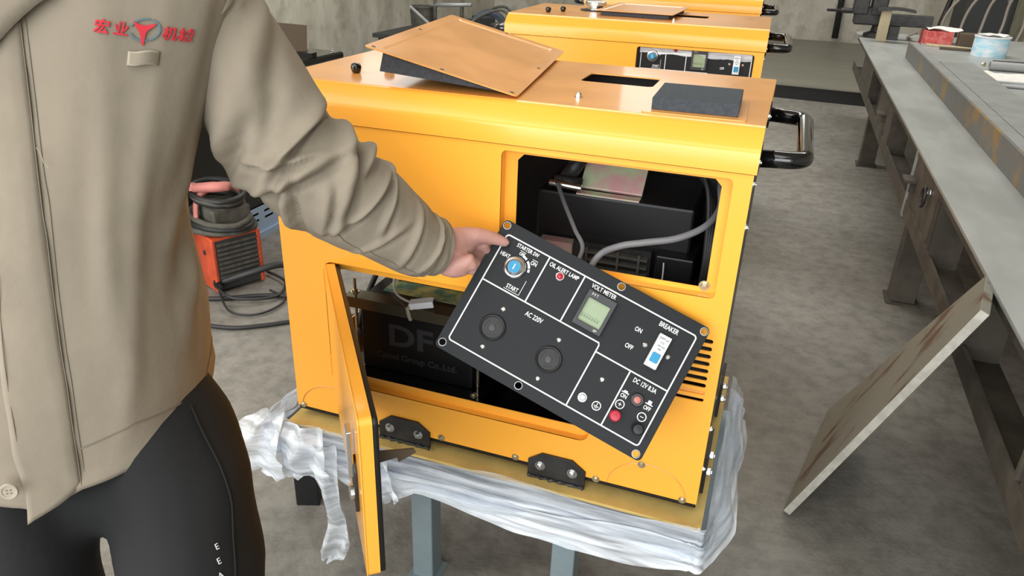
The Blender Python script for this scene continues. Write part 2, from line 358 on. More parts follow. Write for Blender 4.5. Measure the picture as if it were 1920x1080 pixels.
# ------------------------------------------------------------------ control panel (used loose and mounted)
def build_panel(root, flat=False):
    """parts under root; local x right, z up, front towards -y, plate centre at the origin"""
    U = (lambda o: root) if flat else (lambda o: o)
    hw, hh = .212, .1345
    holes = [circ(x, z, .0062, 14) for x, z in ((-.203, .124), (.0357, .125), (.203, .1247), (.1992, -.1248), (-.0405, -.1226), (-.2006, -.122))]
    link('face_plate', plate([rrect(-hw, -hh, hw, hh, .009)] + holes, .003, XZ, .0004), 'panel', root)
    b = MB()
    for x, z in ((-.203, .124), (.0357, .125), (.203, .1247), (.1992, -.1248), (-.0405, -.1226), (-.2006, -.122)):
        b.lathe([(.0078, 0), (.0078, .001), (.0063, .0012)], (x, -.0015, z), (0, -1, 0), 18)
    b.bm.faces.ensure_lookup_table()
    for f in [f for f in b.bm.faces if len(f.verts) == 18]: b.bm.faces.remove(f)
    b.obj('eyelet_rim', 'beamtop', root)
    yf = -.0019
    # printed border and dividers
    lw = .0013
    def ring(x0, z0, x1, z1, r): return [rrect(x0 - lw, z0 - lw, x1 + lw, z1 + lw, r + lw), rrect(x0 + lw, z0 + lw, x1 - lw, z1 - lw, r - lw)]
    link('printed_border', plate(ring(-.1945, -.1115, .196, .1105, .006), .0006, XZat(yf)), 'white', root)
    def strip(x0, z0, x1, z1):
        if abs(x1 - x0) > abs(z1 - z0): lp = [(x0, z0 - lw), (x1, z1 - lw), (x1, z1 + lw), (x0, z0 + lw)]
        else: lp = [(x0 - lw, z0), (x1 - lw, z1), (x1 + lw, z1), (x0 + lw, z0)]
        link('printed_line', plate([lp], .0006, XZat(yf)), 'white', root)
    strip(-.1945, .0155, .046, .0155); strip(-.1045, .0155, -.1045, .1105); strip(-.031, .0155, -.031, .1105)
    strip(.051, .0105, .051, -.1115); strip(.051, -.001, .196, -.001); strip(.122, -.001, .122, -.1115)
    link('printed_line', plate([[(.0455, .0155 + lw), (.049, .0155 + lw), (.0505 + lw, .012), (.051 + lw, .010), (.051 - lw, .010), (.049, .0135), (.0455, .0155 - lw)]], .0006, XZat(yf)), 'white', root)
    def T(s, x, z, size=.0118, xs=.74, bold=.0002): txt(s, size, XZat(yf) @ Matrix.Translation((x, z, 0)), root, xs=xs, bold=bold)
    T('STARTER SW', -.146, .1015, .0105); T('HEAT', -.1795, .0745, .0105); T('OFF', -.152, .0895, .008); T('ON', -.1245, .0845, .0105)
    T('START', -.1375, .0262, .0115, .7); T('OIL ALERT LAMP', -.0690, .0995, .0112, .72); T('VOLT METER', .0125, .1015, .0118, .72)
    T('BREAKER', .1455, .0995, .0128, .72); T('ON', .0998, .0705); T('OFF', .0989, .0359); T('AC 220V', -.076, -.0015, .0128, .72)
    T('DC 12V 8.3A', .1565, -.0120, .0122, .68); T('ON', .1325, -.0465, .0105); T('OFF', .1785, -.0455, .0105)
    def bar(x0, z0, x1, z1): link('printed_mark', plate([[(x0, z0), (x1, z0), (x1, z1), (x0, z1)]], .0006, XZat(yf)), 'white', root)
    bar(-.158, .0945, -.146, .0955); bar(-.130, .0905, -.119, .0915); bar(-.152, .0195, -.121, .0204); bar(-.1213, .0195, -.1204, .05)
    for a0, a1 in ((62, 84), (24, 54), (8, 20)):
        lp = [(-.1523 + .0245 * math.cos(math.radians(t)), .0619 + .0245 * math.sin(math.radians(t))) for t in np.linspace(a0, a1, 7)] + \
             [(-.1523 + .0285 * math.cos(math.radians(t)), .0619 + .0285 * math.sin(math.radians(t))) for t in np.linspace(a1, a0, 7)]
        link('printed_mark', plate([lp], .0006, XZat(yf)), 'white', root)
    for cx, cz in ((.0986, -.0854), (.1335, -.0624), (.1778, -.0632)):
        link('printed_mark', plate([circ(cx, cz, .0085, 24), circ(cx, cz, .0068, 24)], .0006, XZat(yf)), 'white', root)
    bar(.1300, -.0630, .1370, -.0618); bar(.1329, -.0659, .1341, -.0589); bar(.1743, -.0638, .1813, -.0626)
    bar(.0980, -.0855, .0992, -.0795); bar(.0935, -.0865, .1037, -.0855); bar(.0952, -.0884, .1020, -.0876); bar(.0969, -.0902, .1003, -.0895)
    for cx, cz, h in ((.1325, -.0385, .003), (.1785, -.0365, .006)):
        link('printed_mark', plate([[(cx - .007, cz - .002), (cx + .007, cz - .002), (cx + .007, cz), (cx + .0035, cz), (cx + .0035, cz + h), (cx - .0035, cz + h), (cx - .0035, cz), (cx - .007, cz)]], .0006, XZat(yf)), 'white', root)
    ax = (0, -1, 0)
    k = MB().lathe([(.0215, .0), (.0215, .003), (.0195, .0055), (.0165, .0062), (.0155, .0105), (.0125, .0125), (.0115, .0115)], (-.1523, -.0015, .0619), ax, 32).obj('key_switch', 'chrome', root, auto=True)
    MB().lathe([(.0112, .0112), (.0112, .0128), (.0105, .0134)], (-.1523, -.0015, .0619), ax, 24).obj('key_core', 'blue', U(k))
    MB().box((-.1533, -.0156, .0565), (-.1513, -.0146, .0673)).obj('key_slot', 'whiteplastic', U(k))
    lp = MB().lathe([(.0085, 0), (.0085, .003), (.007, .004)], (-.071, -.0015, .0874), ax, 20).obj('oil_lamp', 'chrome', root)
    MB().lathe([(.0062, .003), (.0062, .005), (.004, .0068), (.001, .0073)], (-.071, -.0015, .0874), ax, 16).obj('lamp_lens', 'red', U(lp), smooth=True)
    vm = link('volt_meter', plate([rrect(-.0125, .0245, .0442, .0937, .0015), rrect(-.0068, .0345, .0375, .0800, .001)], .010, XZat(-.0065), .0008), 'greyplastic', root)
    MB().box((-.0075, -.0055, .0340), (.038, -.003, .0805)).obj('meter_screen', 'lcd', U(vm))
    for i in range(7): MB().box((-.004 + i * .0052, -.0059, .0435), (-.001 + i * .0052, -.0052, .0475)).obj('screen_digit', 'lcdink', U(vm))
    MB().box((-.005, -.0059, .0495), (.031, -.0052, .0502)).obj('screen_rule', 'lcdink', U(vm))
    txt('P F T', .0075, XZat(-.0118) @ Matrix.Translation((.002, .0868, 0)), U(vm), name='meter_word')
    txt('SET', .006, XZat(-.0118) @ Matrix.Translation((.032, .0292, 0)), U(vm), name='meter_word')
    br = MB().box((.1355, -.014, .0207), (.1590, -.0015, .0840), bev=.0012).obj('breaker', 'whiteplastic', root)
    MB().box((.1400, -.0205, .0305), (.1545, -.013, .0480), bev=.001).obj('breaker_toggle', 'blue', U(br))
    for z, n_, h in ((.0765, 'JNM7-63', .0062), (.0690, 'C32', .0055), (.0620, '~230V 50Hz', .004), (.0560, '6000', .004)):
        txt(n_, h, XZat(-.0143) @ Matrix.Translation((.1472, z, 0)), U(br), 'greyplastic', 'breaker_word')
    sm = MB().lathe([(.0045, 0), (.0045, .0012), (.003, .0022)], (0, 0, 0), ax, 12).mesh('screw'); sm.materials.append(M_['chrome'])
    for x, z in ((.1225, .0523), (.1683, .0528), (-.1324, -.0153), (-.132, -.0933), (-.0163, -.0153), (-.0163, -.0947), (.0855, -.0395)):
        o = bpy.data.objects.new('screw', sm); C.objects.link(o); o.parent = root; o.location = (x, -.0015, z)
    for x, z in ((-.1335, -.0542), (-.0158, -.0547)):
        s = MB().lathe([(.0245, 0), (.0245, .004), (.0225, .0052), (.0205, .0045), (.0195, .0020), (.0005, .0020)], (x, -.0015, z), ax, 36).obj('power_socket', 'plastic', root, auto=True)
        for t in (20, 140, 260):
            lp = [(x + rr * math.cos(math.radians(a)), z + rr * math.sin(math.radians(a))) for rr, seq in ((.0165, np.linspace(t, t + 62, 8)), (.0125, np.linspace(t + 62, t, 8))) for a in seq]
            link('socket_slot', plate([lp], .0012, XZat(-.0036)), 'dark', U(s))
        MB().lathe([(.006, .002), (.006, .0035), (.004, .004)], (x, -.0015, z), ax, 16).obj('socket_pin', 'greyplastic', U(s))
    e = MB().lathe([(.0085, 0), (.0085, .0015), (.0075, .0018)], (.0699, -.0015, -.0843), ax, 20).obj('earth_bolt', 'chrome', root)
    MB().lathe([(.0062, .0015), (.0062, .006), (.005, .0075)], (.0699, -.0015, -.0843), ax, 6).obj('bolt_head', 'chrome', U(e))
    for x, z, c in ((.1347, -.0844, 'red'), (.1802, -.0855, 'plastic')):
        t = MB().lathe([(.0098, 0), (.0098, .002), (.0082, .003), (.0082, .006), (.0105, .008), (.0105, .019), (.0085, .022), (.001, .0225)], (x, -.0015, z), ax, 12).obj('terminal_post', c, root)
        t['label'] = 'red terminal post' if c == 'red' else 'black terminal post'
    p = MB().lathe([(.0125, 0), (.0125, .004), (.0105, .0075), (.0075, .0075), (.0072, .004)], (.1563, -.0015, -.0409), ax, 28).obj('reset_button', 'greyplastic', root, auto=True)
    MB().lathe([(.0068, .004), (.0068, .010), (.005, .0115), (.001, .012)], (.1563, -.0015, -.0409), ax, 20).obj('button_cap', 'pink', U(p), smooth=True)
    # what hangs behind the plate
    MB().lathe([(.017, 0), (.017, .03), (.008, .034)], (-.1523, .0015, .0619), (0, 1, 0), 20).obj('switch_back', 'plastic', root)
    MB().box((-.009, .0015, .028), (.041, .05, .09)).obj('meter_back', 'plastic', root)
    MB().box((.1355, .0015, .025), (.159, .05, .08)).obj('breaker_back', 'whiteplastic', root)
    for x in (-.1335, -.0158): MB().lathe([(.02, 0), (.02, .028), (.012, .03)], (x, .0015, -.0545), (0, 1, 0), 20).obj('socket_back', 'plastic', root)

# ------------------------------------------------------------------ generator
GW, GD, GH, ZS = .95, .543, .782, .709
def ring_wall(loop, y0, y1):
    b = MB(); b.grid([[(x, y, z) for x, z in loop] for y in (y0, y1)], closed_v=True); return b
def chamf(x0, z0, x1, z1, c): return [(x0 + c, z0), (x1 - c, z0), (x1, z0 + c), (x1, z1 - c), (x1 - c, z1), (x0 + c, z1), (x0, z1 - c), (x0, z0 + c)]
BR_AT = (.288, .652)
def build_generator(root, door_open):
    P = root
    slots = [rrect(.795, .3845 - k * .0159, .930, .3935 - k * .0159, .0044, 4) for k in range(9)]
    rec = rrect(.505, .475, .919, .699, .010); dr = rrect(.103, .101, .714, .407, .022)
    link('front_panel', plate([[(0, .012), (.95, .012), (.95, ZS), (0, ZS)], rec, dr] + slots, .003, XZat(.0015)), 'yellow', P)
    b = MB().box((.79, .004, .262), (.935, .006, .284)); b.obj('vent_blank', 'yellowroof', P)
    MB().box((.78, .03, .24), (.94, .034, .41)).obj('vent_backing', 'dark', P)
    # recess for the control panel
    b = ring_wall(rec, .001, .025); b.obj('recess_wall', 'yellow', P)
    link('recess_frame', plate([[(.49, .46), (.93, .46), (.93, .705), (.49, .705)], chamf(.529, .484, .900, .6885, .012)], .002, XZat(.026)), 'yellow', P)
    hexbolt((.897, .0245, .488), (0, -1, 0), .0075, .007, P); 
    # door opening
    b = ring_wall(dr, .001, .02); b.obj('doorway_wall', 'yellow', P)
    link('doorway_frame', plate([[(.095, .093), (.722, .093), (.722, .415), (.095, .415)], rrect(.124, .122, .694, .386, .016)], .002, XZat(.021)), 'yellow', P)
    # base edge
    MB().box((0.002, .004, 0), (.948, .03, .013)).obj('base_edge', 'dark', P)
    MB().box((.004, .02, .045), (.946, .53, .055)).obj('base_tray', 'blackgloss', P)
    # canopy: front roll, back roll
    prof = [(-.004, .711), (-.004, .742), (-.0025, .748), (.001, .753), (.030, .7755), (.036, .7795), (.044, .7815), (.052, .782), (.052, .780), (.0, .74), (.0, .711)]
    b = MB(); b.prism([(-.004, y, z) for y, z in prof], (.958, 0, 0)); b.obj('canopy_front', 'yellow', P, auto=True)
    prof = [(GD + .002, .711), (GD + .002, .74), (GD - .004, .7815), (GD - .03, .782), (GD - .03, .780), (GD - .006, .74), (GD - .006, .711)]
    b = MB(); b.prism([(-.004, y, z) for y, z in prof], (.958, 0, 0)); b.obj('canopy_back', 'yellow', P)
    holes = [rrect(.566, .300, .719, .410, .012)]
    link('roof_sheet', plate([rrect(-.004, .045, .954, GD - .004, .002), *holes], .0025, XYat(.7810)), 'yellowroof', P)
    # sides and back
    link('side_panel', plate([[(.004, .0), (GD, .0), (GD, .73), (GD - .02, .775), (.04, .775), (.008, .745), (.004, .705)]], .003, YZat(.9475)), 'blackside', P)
    link('side_panel', plate([[(.004, .0), (GD, .0), (GD, .73), (GD - .02, .775), (.04, .775), (.008, .745), (.004, .705)], rrect(.035, .125, .49, .44, .015)], .003, YZat(.0025)), 'yellow', P)
    MB().box((.003, GD - .004, 0), (.947, GD - .001, .775)).obj('back_panel', 'yellow', P)
    b = MB().box((.02, .49, .46), (.93, .5, .77)); b.box((.30, .49, .06), (.93, .5, .46)); b.obj('dark_liner', 'dark', P)  # black sheet added so the inside of the cabinet looks unlit
    # corner knock-outs pressed into the sheet
    for cx in (.095, .845):
        pts = [(cx + .082 * math.cos(t), -.0006, .013 + .070 * math.sin(t)) for t in np.linspace(0.02, PI - .02, 22)]
        MB().tube(pts, .0012, 6).obj('pressed_arc', 'yellowroof', P)
    # bolts along the base and up the sides
    for x, z in ((.016, .016), (.379, .02), (.557, .018), (.739, .014), (.83, .079), (.921, .016), (.185, .02)):
        hexbolt((x, -.0005, z), (0, -1, 0), .006, .005, P)
    for y, z in ((.05, .60), (.05, .68), (.5, .62), (.06, .16), (.06, .06)):
        hexbolt((.949, y, z), (1, 0, 0), .0055, .005, P, 'chrome')
    # mounting brackets
    for cx in BR_AT:
        lp = [(cx - .064, -.014), (cx + .064, -.014), (cx + .064, .026), (cx + .034, .048), (cx - .034, .048), (cx - .064, .026)]
        k = link('mount_bracket', plate([lp], .006, XZat(-.0035), .0005), 'iron', P)
        b = MB(); 
        pts = [(cx - .064 + .128 * i / 20, -.009 + .0015 * math.sin(i * 2.1), -.013 + .001 * math.sin(i * 3.7)) for i in range(21)]
        b.tube(pts, [.0035 + .0012 * math.sin(i * 1.7) for i in range(21)], 7); b.obj('weld_bead', 'iron', k)
        for s in (-1, 1): hexbolt((cx + s * .036, -.0065, .017), (0, -1, 0), .0085, .008, k, 'chrome')
    k = MB().box((.951, .06, -.005), (.958, .17, .09)).obj('mount_bracket', 'iron', P, bevel=.001)
    for y in (.085, .145): hexbolt((.958, y, .035), (1, 0, 0), .0085, .009, k, 'chrome')
    k = MB().box((.951, .36, -.005), (.958, .47, .09)).obj('mount_bracket', 'iron', P, bevel=.001)
    for y in (.385, .445): hexbolt((.958, y, .035), (1, 0, 0), .0085, .009, k, 'chrome')
    # carrying handles
    for sx, x0 in ((1, .95), (-1, 0.)):
        ya, yb, z, ex = .10, .50, .713, .078
        pts = [(x0, ya, z), (x0 + sx * (ex - .035), ya + .01, z)] + [(x0 + sx * (ex - .035 + .035 * math.sin(t)), ya + .045 - .035 * math.cos(t), z) for t in np.linspace(.2, PI / 2, 6)] + \
              [(x0 + sx * (ex - .035 + .035 * math.cos(t)), yb - .045 + .035 * math.sin(t), z) for t in np.linspace(0, PI / 2 - .2, 6)] + [(x0 + sx * (ex - .035), yb - .01, z), (x0, yb, z)]
        h = MB().tube(pts, .0155, 16).obj('carry_handle', 'blackgloss', P, smooth=True)
        for y in (ya - .028, ya + .028, yb - .028, yb + .028): hexbolt((x0, y, z + .0), (sx, 0, 0), .006, .006, h, 'chrome')
        for y in (ya, yb): MB().lathe([(.03, 0), (.03, .004), (.017, .005)], (x0, y, z), (sx, 0, 0), 20).obj('handle_flange', 'black', h)
    # roof fittings
    for x, y in ((.125, .143), (.168, .207)):
        MB().lathe([(.007, 0), (.0095, .004), (.0115, .012), (.009, .019), (.003, .021)], (x, y, .782), (0, 0, 1), 18).obj('roof_stud', 'blackgloss', P, smooth=True)
    hexbolt((.611, .124, .7822), (0, 0, 1), .006, .008, P, 'chrome')
    # battery-box door
    if door_open is not None:
        d = bpy.data.objects.new('battery_door', None); C.objects.link(d); d.parent = P; d.location = (.105, -.001, 0); d.rotation_euler = (0, 0, -door_open)
        dz0, dz1, L = .092, .405, .602
        sk = link('door_skin', plate([rrect(.0, dz0, L, dz1, .012)], .0025, XZat(.0012), .0006), 'yellow', d)
        ring_wall(rrect(.002, dz0 + .001, L - .001, dz1 - .001, .011), .002, .022).obj('door_flange', 'yellow', d)
        link('door_seal', plate([rrect(.003, dz0 + .003, L - .002, dz1 - .003, .011), rrect(.022, dz0 + .02, L - .02, dz1 - .02, .006)], .009, XZat(.0265), .002), 'plastic', d)
        MB().box((.03, .004, dz0 + .03), (L - .03, .02, dz1 - .03)).obj('door_foam', 'foam', d)
        zc = .25
        lt = link('door_latch', plate([rrect(.50, zc - .075, .545, zc + .03, .02)], .006, XZat(-.003), .001), 'iron', d)
        MB().box((.508, -.013, zc + .0), (.536, -.004, zc + .09)).obj('latch_paddle', 'chrome', d, bevel=.002)
        MB().lathe([(.014, 0), (.014, .006), (.008, .008)], (.522, -.006, zc - .04), (0, -1, 0), 20).obj('latch_lock', 'chrome', d)
        MB().cyl((.522, .0, zc + .02), (.522, .034, zc + .02), .007, 14).obj('latch_shaft', 'iron', d)
        b = MB(); b.prism([(.516, .030, zc + .032), (.516, .096, zc + .026), (.516, .100, zc + .018), (.516, .07, zc + .004), (.516, .068, zc + .014), (.516, .030, zc + .008)], (.004, 0, 0)); b.obj('latch_tongue', 'brown', d)
        for z in (.15, .36):
            h = MB().cyl((.0, -.001, z - .025), (.0, -.001, z + .025), .0045, 12).obj('door_hinge', 'yellow', d)
    # engine side seen through the openings
    MB().box((.505, .24, .30), (.845, .47, .555), bev=.006).obj('air_box', 'plastic', P)
    b = MB().box((-.068, -.045, -.004), (.068, .045, .004), bev=.001); o = b.obj('regulator_plate', 'zinc', P); o.location = (.66, .30, .592); o.rotation_euler = (.75, .02, .02)
    o = MB().box((.592, .235, .556), (.728, .262, .559)).obj('regulator_lip', 'zinc', P)
    b = MB().cyl((.54, .24, .58), (.60, .25, .575), .012, 14); b.cyl((.555, .27, .57), (.59, .27, .63), .018, 14); b.tube(cr([(.57, .25, .62), (.6, .24, .64), (.62, .28, .62)], 5), .006, 8)
    b.obj('throttle_motor', 'iron', P, smooth=True)
    MB().cyl((.535, .225, .578), (.605, .225, .574), .008, 14).obj('throttle_rod', 'chrome', P)
    b = MB().box((.525, .20, .36), (.60, .23, .455)); b.obj('coil_plate', 'zinc', P)
    b = MB().box((.60, .21, .33), (.77, .24, .46)); b.obj('engine_block', 'iron', P)
    for k in range(6): MB().box((.625, .195, .352 + k * .018), (.765, .212, .357 + k * .018)).obj('cooling_fin', 'dustgrey', P)
    for x in (.632, .70, .745): MB().box((x, .192, .34), (x + .005, .198, .455)).obj('fin_rib', 'dustgrey', P)
    MB().box((.78, .2, .25), (.86, .3, .46), bev=.004).obj('fuel_filter_box', 'plastic', P)
    b = MB()
    for k in range(6):
        pts = cr([(.78 + .012 * k, .25 - .01 * k, .66), (.86 + .006 * k, .2, .63 - .01 * k), (.882 + .004 * k, .16, .5), (.878 + .004 * k, .17, .38)], 7); b.tube(pts, .005, 8)
    b.obj('wiring_loom', 'cable', P, smooth=True)
def gen_thing(loc, rz, label): return thing('diesel_generator', label, 'generator', loc, rz, 'yellow cabinet generators')
gen = gen_thing((0, 0, .45), 0, 'nearest yellow cabinet generator with open battery door and control panel taken out')
build_generator(gen, math.radians(53))
gen2 = gen_thing((-.0585 + .95 - .95 * math.cos(.0277), 1.5776 - .95 * math.sin(.0277), .45), .0277, 'second yellow generator behind the first, with its control panel fitted and half covered by film')
build_generator(gen2, 0.0)
pn = bpy.data.objects.new('control_panel', None); C.objects.link(pn); pn.parent = gen2; pn.location = (.7145, .0215, .606)
build_panel(pn, True)
gen3 = copy_tree(gen2); gen3.location = (-.155, 3.1, .45); gen3['label'] = 'third yellow generator farthest back in the row, only its top edge showing'
b = MB(); b.grid([[(.515 + .395 * i / 20, .0165 + .001 * math.sin(i * .9) + .0008 * math.sin(j * 2 + i * .5), .70 - .022 * j / 5 - .006 * i / 20 * j / 5 + .002 * math.sin(i * 1.3) * (j == 5)) for j in range(6)] for i in range(21)])
tag(b.obj('protective_film', 'film', None, smooth=True), 'strip of clear film over the fitted control panel', 'film').matrix_world = Matrix.Translation(gen2.location) @ Matrix.Rotation(.0277, 4, 'Z')
# fuel cap on the second roof
cp = MB().lathe([(.036, 0), (.036, .008), (.03, .010), (.03, .018), (.043, .020), (.043, .034), (.039, .037), (.016, .038)], (.27, .34, .782), (0, 0, 1), 28).obj('fuel_cap', 'chrome', gen2, auto=True)
MB().lathe([(.062, 0), (.062, .004), (.05, .005)], (.27, .34, .782), (0, 0, 1), 28).obj('filler_gasket', 'plastic', gen2)
# ------------------------------------------------------------------ the loose control panel and its cable
pan = thing('control_panel', 'black switch panel with voltmeter and sockets, held tilted in front of the generator', 'control panel')
_o = Vector((.686, -.102, .849)); a, bb = -.613, .36
Rm = Matrix.Rotation(bb, 3, 'Y') @ Matrix.Rotation(a, 3, 'X')
pan.matrix_world = Matrix.Translation(_o) @ Rm.to_4x4()
build_panel(pan)
def panpt(x, y, z): return _o + Rm @ Vector((x, y, z))
pts = cr([(.882, .30, 1.12), (.891, .16, 1.091), (.898, .12, 1.057), (.879, .08, 1.031), (.835, .05, 1.011), (.78, .035, .999), (.732, .03, .985), (.694, .03, .957), tuple(panpt(-.03, .03, .09))], 9)
o = MB().tube(pts, .0065, 10).obj('grey_cable', 'greycable', pan, smooth=True); o.parent = None; o.name = 'panel_cable'
tag(o, 'grey sleeved cable arching from the generator to the back of the loose panel', 'cable')
o = MB().tube(cr([(.553, .22, 1.03), (.592, .15, 1.008), (.631, .09, .982), (.660, .045, .960), tuple(panpt(-.06, .03, .09))], 8), .0045, 8).obj('throttle_cable', 'greycable', None, smooth=True)
tag(o, 'thin grey cable running steeply down from the throttle motor', 'cable')
o = MB().tube(cr([(.80, .19, .90), (.802, .185, .87), (.803, .16, .85), (.815, .10, .80), (.82, .06, .76)], 6), .0018, 6).obj('thin_wire', 'whitewire', None, smooth=True)
tag(o, 'thin pale wire hanging beside the filter box inside the opening', 'wire')
# ------------------------------------------------------------------ battery in its box
bat = thing('car_battery', 'black lead battery standing behind the open battery door', 'battery', (.126, .102, .545))
MB().box((0, 0, 0), (.284, .15, .158), bev=.004).obj('case', 'plastic', bat)
MB().box((-.002, -.002, .156), (.286, .152, .182), bev=.003).obj('lid', 'plastic', bat)
MB().box((.03, .055, .182), (.27, .12, .1832)).obj('lid_label', 'greenlabel', bat)
txt('DF', .078, XZat(-.0006) @ Matrix.Translation((.128, .098, 0)) @ Matrix.Shear('XZ', 4, (.0, .0)), bat, 'ghostprint', 'embossed_word', 1.25, .002)
txt('Camel Group Co.,Ltd.', .023, XZat(-.0006) @ Matrix.Translation((.142, .042, 0)), bat, 'ghostprint', 'embossed_word', 1.0, .0004)
for x in (.035, .25):
    MB().lathe([(.011, 0), (.009, .016)], (x, .12, .182), n=16).obj('terminal', 'bolt', bat)
hd = thing('battery_clamp', 'glossy dark steel clamp frame across the top of the battery', 'clamp', (.126, .102, .545))
b = MB().box((-.036, -.010, .183), (.30, .03, .1865)); b.box((-.036, -.012, .160), (.30, -.0095, .1865)); b.obj('clamp_bar', 'clamp', hd)
for x in (-.022, .292):
    MB().cyl((x, .016, -.0), (x, .016, .222), .004, 10).obj('threaded_rod', 'bolt', hd); hexbolt((x, .016, .187), (0, 0, 1), .008, .007, hd)
tr = thing('battery_tray', 'black steel tray with bolt heads under the battery', 'tray', (.09, .06, .51))
b = MB().box((0, 0, .028), (.36, .225, .034)); b.box((0, 0, 0), (.36, .003, .034)); b.obj('tray_plate', 'blackgloss', tr)
for x in (.02, .335):
    for y in (.02, .2): hexbolt((x, y, .034), (0, 0, 1), .007, .006, tr)
o = MB().tube(cr([(.108, .20, .75), (.128, .26, .80), (.1, .24, .74), (.095, .16, .66), (.12, .12, .62), (.15, .27, .60)], 7), .007, 10).obj('battery_cable', 'cable', None, smooth=True)
tag(o, 'thick black battery cable looping at the left end of the battery', 'cable')
o = MB().tube(cr([(.16, .30, .83), (.17, .2, .77), (.20, .14, .738), (.262, .098, .742)], 8), .003, 8).obj('thin_lead', 'whitewire', None, smooth=True)
tag(o, 'thin grey lead drooping over the battery to a white plug', 'wire')
cn = thing('wire_plug', 'small white plastic plug lying on the battery lid edge', 'plug', (.285, .105, .742))
b = MB().box((-.028, -.012, -.008), (.028, .012, .008), bev=.002); b.obj('plug_body', 'whiteplastic', cn); b = MB().box((.022, -.008, -.005), (.0285, .008, .005)); b.obj('plug_socket', 'dark', cn)
cn.rotation_euler = (.1, -.18, .25)
o = MB().tube(cr([(.262, .092, .742), (.258, .086, .725), (.266, .084, .705), (.256, .086, .735)], 6), .004, 8).obj('cable_tie', 'tag', None, smooth=True)
tag(o, 'clear cable tie looped below the white plug', 'cable tie')
# ------------------------------------------------------------------ loose covers on the roof
hat = thing('roof_hatch', 'large yellow hatch plate lying tilted on the generator roof', 'hatch cover')
rc, rsn = .0088, None
hat.matrix_world = Matrix.Translation((.331, .3165, 1.2766)) @ (Matrix.Rotation(.1352, 3, 'Z') @ Matrix.Rotation(.2411, 3, 'Y') @ Matrix.Rotation(.0088, 3, 'X')).to_4x4()
hw, hh = .1508, .290
b = MB()
prof = [(0, 0), (.028, 0), (.040, -.0045)]
rows = []
for ins, z in [(0, -.002), (0, 0), (.026, .0), (.036, -.004)]:
    rows.append([(x, y, z) for x, y in rrect(-hw + ins, -hh + ins, hw - ins, hh - ins, .008, 4)])
g = b.grid(rows, closed_v=True); b.bm.faces.new(g[-1]); b.bm.faces.new(g[0][::-1]); b.obj('hatch_plate', 'yellowroof', hat)
for x, y in ((-hw + .013, -.0), (hw - .013, 0), (0, -hh + .013), (0, hh - .013), (hw - .013, -hh + .015), (-hw + .013, -hh + .015)): MB().lathe([(.004, -.0), (.004, .0006)], (x, y, 0), n=12).obj('screw_hole', 'dark', hat)
b = MB(); x0, x1, y0, y1 = -hw + .028, hw - .012, -hh + .03, hh - .03
b.prism([(x0, y0, -.0025), (x1, y0, -.0025), (x1, y0, -.006), (x0, y0, -.045)], (0, y1 - y0, 0)); b.obj('foam_lining', 'foam', hat)
cvr = thing('filler_cover', 'small yellow cover plate turned over with a charcoal foam block on it', 'cover plate', (.829, .155, 1.232), .03)
link('cover_plate', plate([rrect(-.089, -.1, .089, .1, .006)], .002, XYat(.0012), .0003), 'yellowroof', cvr)
MB().box((-.0745, -.078, .0022), (.0745, .082, .0235), bev=.0015).obj('foam_block', 'foam', cvr)
hat2 = thing('roof_hatch', 'smaller yellow hatch plate lying flat on the second generator roof beside its fuel cap', 'hatch cover')
hat2.matrix_world = Matrix.Translation(gen2.location) @ Matrix.Rotation(.0277 - .05, 4, 'Z') @ Matrix.Translation((.45, .36, .802))
rows = [[(x, y, z) for x, y in rrect(-.15 + i_, -.20 + i_, .15 - i_, .20 - i_, .008, 4)] for i_, z in [(0, -.002), (0, 0), (.02, 0), (.028, -.003)]]
b = MB(); g = b.grid(rows, closed_v=True); b.bm.faces.new(g[-1]); b.bm.faces.new(g[0][::-1]); b.obj('hatch_plate', 'yellowroof', hat2)
MB().box((-.13, -.18, -.0185), (.13, .18, -.0035)).obj('foam_lining', 'foam', hat2)
# ------------------------------------------------------------------ stand, packing board and stretch film
st = thing('steel_stand', 'grey steel stand under the nearest generator', 'stand', (.5, .27, 0))
for x, y in ((-.183, -.23), (.178, -.23), (-.1735, .24), (.40, .24)): MB().box((x - .0275, y - .0275, .004), (x + .0275, y + .0275, .325), bev=.003).obj('leg', 'legblue', st)
for x, y in ((-.183, -.23), (.178, -.23), (-.1735, .24), (.40, .24)): MB().box((x - .04, y - .04, 0), (x + .04, y + .04, .005)).obj('foot_plate', 'legblue', st)
MB().box((-.50, -.26, .325), (.49, .29, .342)).obj('stand_top', 'legblue', st)
for g_, nm_ in ((gen2, 'second'), (gen3, 'third')):
    c_ = copy_tree(st); c_.location = (g_.location.x + .5, g_.location.y + .27, 0); c_.scale = (1, 1, 1.268); c_['label'] = 'grey steel stand under the ' + nm_ + ' generator of the row'
    for ch in g_.children:
        if ch.name.startswith('side_panel'): ch.data = ch.data.copy(); ch.data.materials[0] = M_['yellowroof']
po = thing('black_post', 'short black square post standing under the left end of the wrapped board', 'post', (-.118, .165, 0), .35)
MB().box((-.033, -.033, 0), (.033, .033, .30), bev=.003).obj('post_body', 'black', po); MB().box((-.036, -.036, .30), (.036, .036, .3415), bev=.003).obj('post_cap', 'black', po)
sl = thing('packing_board', 'thick packing board with yellow top face under the nearest generator', 'packing board', (0, 0, 0))
b = MB().box((-.008, -.032, .343), (.966, .585, .425)); b.obj('board_core', 'slabside', sl)
b = MB().box((-.010, -.035, .4255), (.968, .588, .4325)); b.obj('board_face', 'slab', sl)
